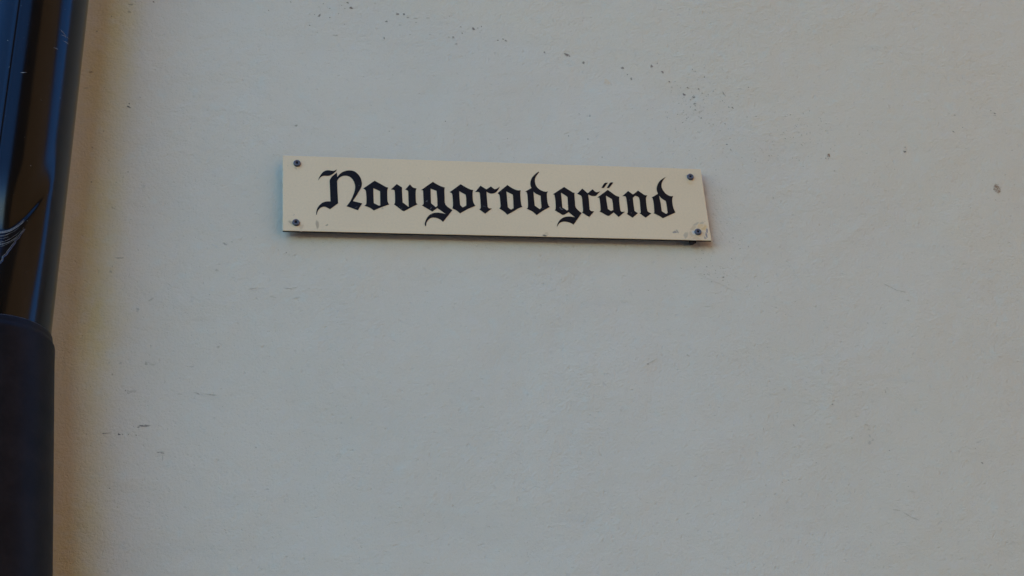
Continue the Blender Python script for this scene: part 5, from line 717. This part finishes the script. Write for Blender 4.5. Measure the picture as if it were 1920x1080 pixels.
def pipe_r(phi, z):
    r = PIPE_R
    zc = crease_z(phi)
    w = smooth(1.0, 0.22, phi) * smooth(-1.5, -0.8, phi)
    t = zc - z
    if t > 0:
        d = (0.0105 - 0.0028 * smooth(0.0, 0.003, t)) * math.exp(-t / 0.060)
    else:
        d = 0.0105 * smooth(0.075, -0.012, -t) ** 1.5 / smooth(0.075, -0.012, 0.0) ** 1.5          # the upper length rolls inwards to the fold
    # a shallow vertical valley runs down from the fold's tip
    d2 = 0.0012 * math.exp(-((phi - 0.62) / 0.16) ** 2) * math.exp(-((z - (CREASE_Z - 0.012)) / 0.05) ** 2)
    r -= d * w + d2
    # lock seam
    r += 0.0011 * math.exp(-((phi - SEAM) / 0.055) ** 2)
    r -= 0.0012 * math.exp(-((phi - SEAM - 0.03) / 0.010) ** 2)
    return r

def pt(phi, z, off=0.0):
    r = pipe_r(phi, z) + off
    return Vector((axis_x(z) + r * math.sin(phi), -r * math.cos(phi), z))

NP = 300
zs = []
z = JOINT_Z - 0.05
while z < 3.0:
    zs.append(z)
    z += 0.0016 if abs(z - CREASE_Z - 0.012) < 0.035 else 0.006
while z < WALL_H - 0.2:
    zs.append(z); z += 0.4
bm = bmesh.new()
rows = [[bm.verts.new(pt(-math.pi + 2 * math.pi * i / NP, z)) for i in range(NP)] for z in zs]
for a, b in zip(rows, rows[1:]):
    for i in range(NP):
        j = (i + 1) % NP
        bm.faces.new((a[i], a[j], b[j], b[i]))
for f in bm.faces:
    f.smooth = True

def strip(points, w, mat):
    """A thin scratch lying on the pipe along (phi, z) points."""
    prev = None
    n = len(points)
    for i, (phi, z) in enumerate(points):
        p = pt(phi, z, 0.00012)
        q = pt(*points[min(i + 1, n - 1)], 0.00012) - pt(*points[max(i - 1, 0)], 0.00012)
        nrm = Vector((math.sin(phi), -math.cos(phi), 0))
        side = q.cross(nrm).normalized() * w * (1 - 0.75 * abs(2 * i / (n - 1) - 1)) * 0.5
        cur = (bm.verts.new(p + side), bm.verts.new(p - side))
        if prev:
            f = bm.faces.new((prev[0], prev[1], cur[1], cur[0]))
            f.material_index = mat
        prev = cur

rs = random.Random(3)
for k in range(17):                                   # silvery scuffs just under the fold
    a0 = -0.95 + rs.uniform(0, 0.35)
    a1 = rs.uniform(0.0, 0.50) if k > 3 else 0.46
    dz = -0.0008 - 0.0011 * k - rs.uniform(0, 0.001)
    dr = -rs.uniform(0.0, 0.012) if k > 3 else 0.0
    strip([(a0 + (a1 - a0) * i / 24, crease_z(a0 + (a1 - a0) * i / 24) + dz + dr * (1 - i / 24) + rs.uniform(-1, 1) * 0.00025) for i in range(25)],
          rs.uniform(0.0005, 0.0010) if k < 5 else rs.uniform(0.00025, 0.0006), 1)
jag = []                                              # ragged edge of lifted lacquer
for i in range(19):
    t = i / 18
    s = 0.9 if i % 2 else -0.9
    jag.append((0.47 - 0.62 * t + s * 0.018 + rs.uniform(-0.012, 0.012), CREASE_Z + 0.004 - 0.065 * t + s * 0.0004 + rs.uniform(-0.0012, 0.0012)))
strip(jag, 0.00045, 1)
strip([(p + 0.02, z - 0.0010) for p, z in jag], 0.0012, 2)  # bluish reflection beside the edge, painted as a strip
for phi, dz, ln, tilt in SCUFFS:
    strip([(phi + ln * i / 8, dz + tilt * i / 8 + rs.uniform(-1, 1) * 0.0003) for i in range(9)], 0.0007, 1)
for k in range(26):
    phi, z0 = rs.uniform(-0.9, 0.9), rs.uniform(2.3, 2.76)
    s = rs.uniform(0.0004, 0.0011)
    strip([(phi, z0), (phi + s * 8, z0 + s * .3), (phi + s * 16, z0)], s, 1)
from_bm('pipe', bm, [MAT_PIPE, MAT_SCRATCH, MAT_FLAKE_SHEEN], pipe)

# lower length, slipped over the pipe's end
bm = bmesh.new()
prof = [(PIPE_R - 0.001, JOINT_Z - 0.03), (PIPE_R + 0.0004, JOINT_Z - 0.004), (PIPE_R + 0.0008, JOINT_Z), (PIPE_R + 0.0013, JOINT_Z + 0.0006), (PIPE_R + 0.0019, JOINT_Z - 0.0002),
        (PIPE_R + 0.0023, JOINT_Z - 0.0050), (PIPE_R + 0.0030, JOINT_Z - 0.0075), (PIPE_R + 0.0043, JOINT_Z - 0.0100), (PIPE_R + 0.0046, JOINT_Z - 0.0125), (PIPE_R + 0.0046, JOINT_Z - 0.030)]
z = JOINT_Z - 0.06
while z > 0.25:
    t = (JOINT_Z - 0.03 - z)
    prof.append((PIPE_R + 0.0046 + min(t, 0.3) * SOCK_FLARE, z))
    z -= 0.03
prof.append((prof[-1][0], 0.004))
n = 160
rings = []
for r, z in prof:
    ax = min(max(0.0, JOINT_Z - z), 0.4) * SOCK_LEAN
    rings.append([bm.verts.new((ax + r * math.sin(2 * math.pi * i / n), -r * math.cos(2 * math.pi * i / n), z)) for i in range(n)])
for a, b in zip(rings, rings[1:]):
    for i in range(n):
        j = (i + 1) % n
        bm.faces.new((a[i], a[j], b[j], b[i]))
bmesh.ops.recalc_face_normals(bm, faces=bm.faces[:])
for f in bm.faces:                                    # the cut edge is a thin paler line
    c = f.calc_center_median()
    if c.z > JOINT_Z - 0.0004:
        f.material_index = 1
from_bm('lower_pipe', bm, [MAT_SOCKET, MAT_RIM], pipe, smooth=True)
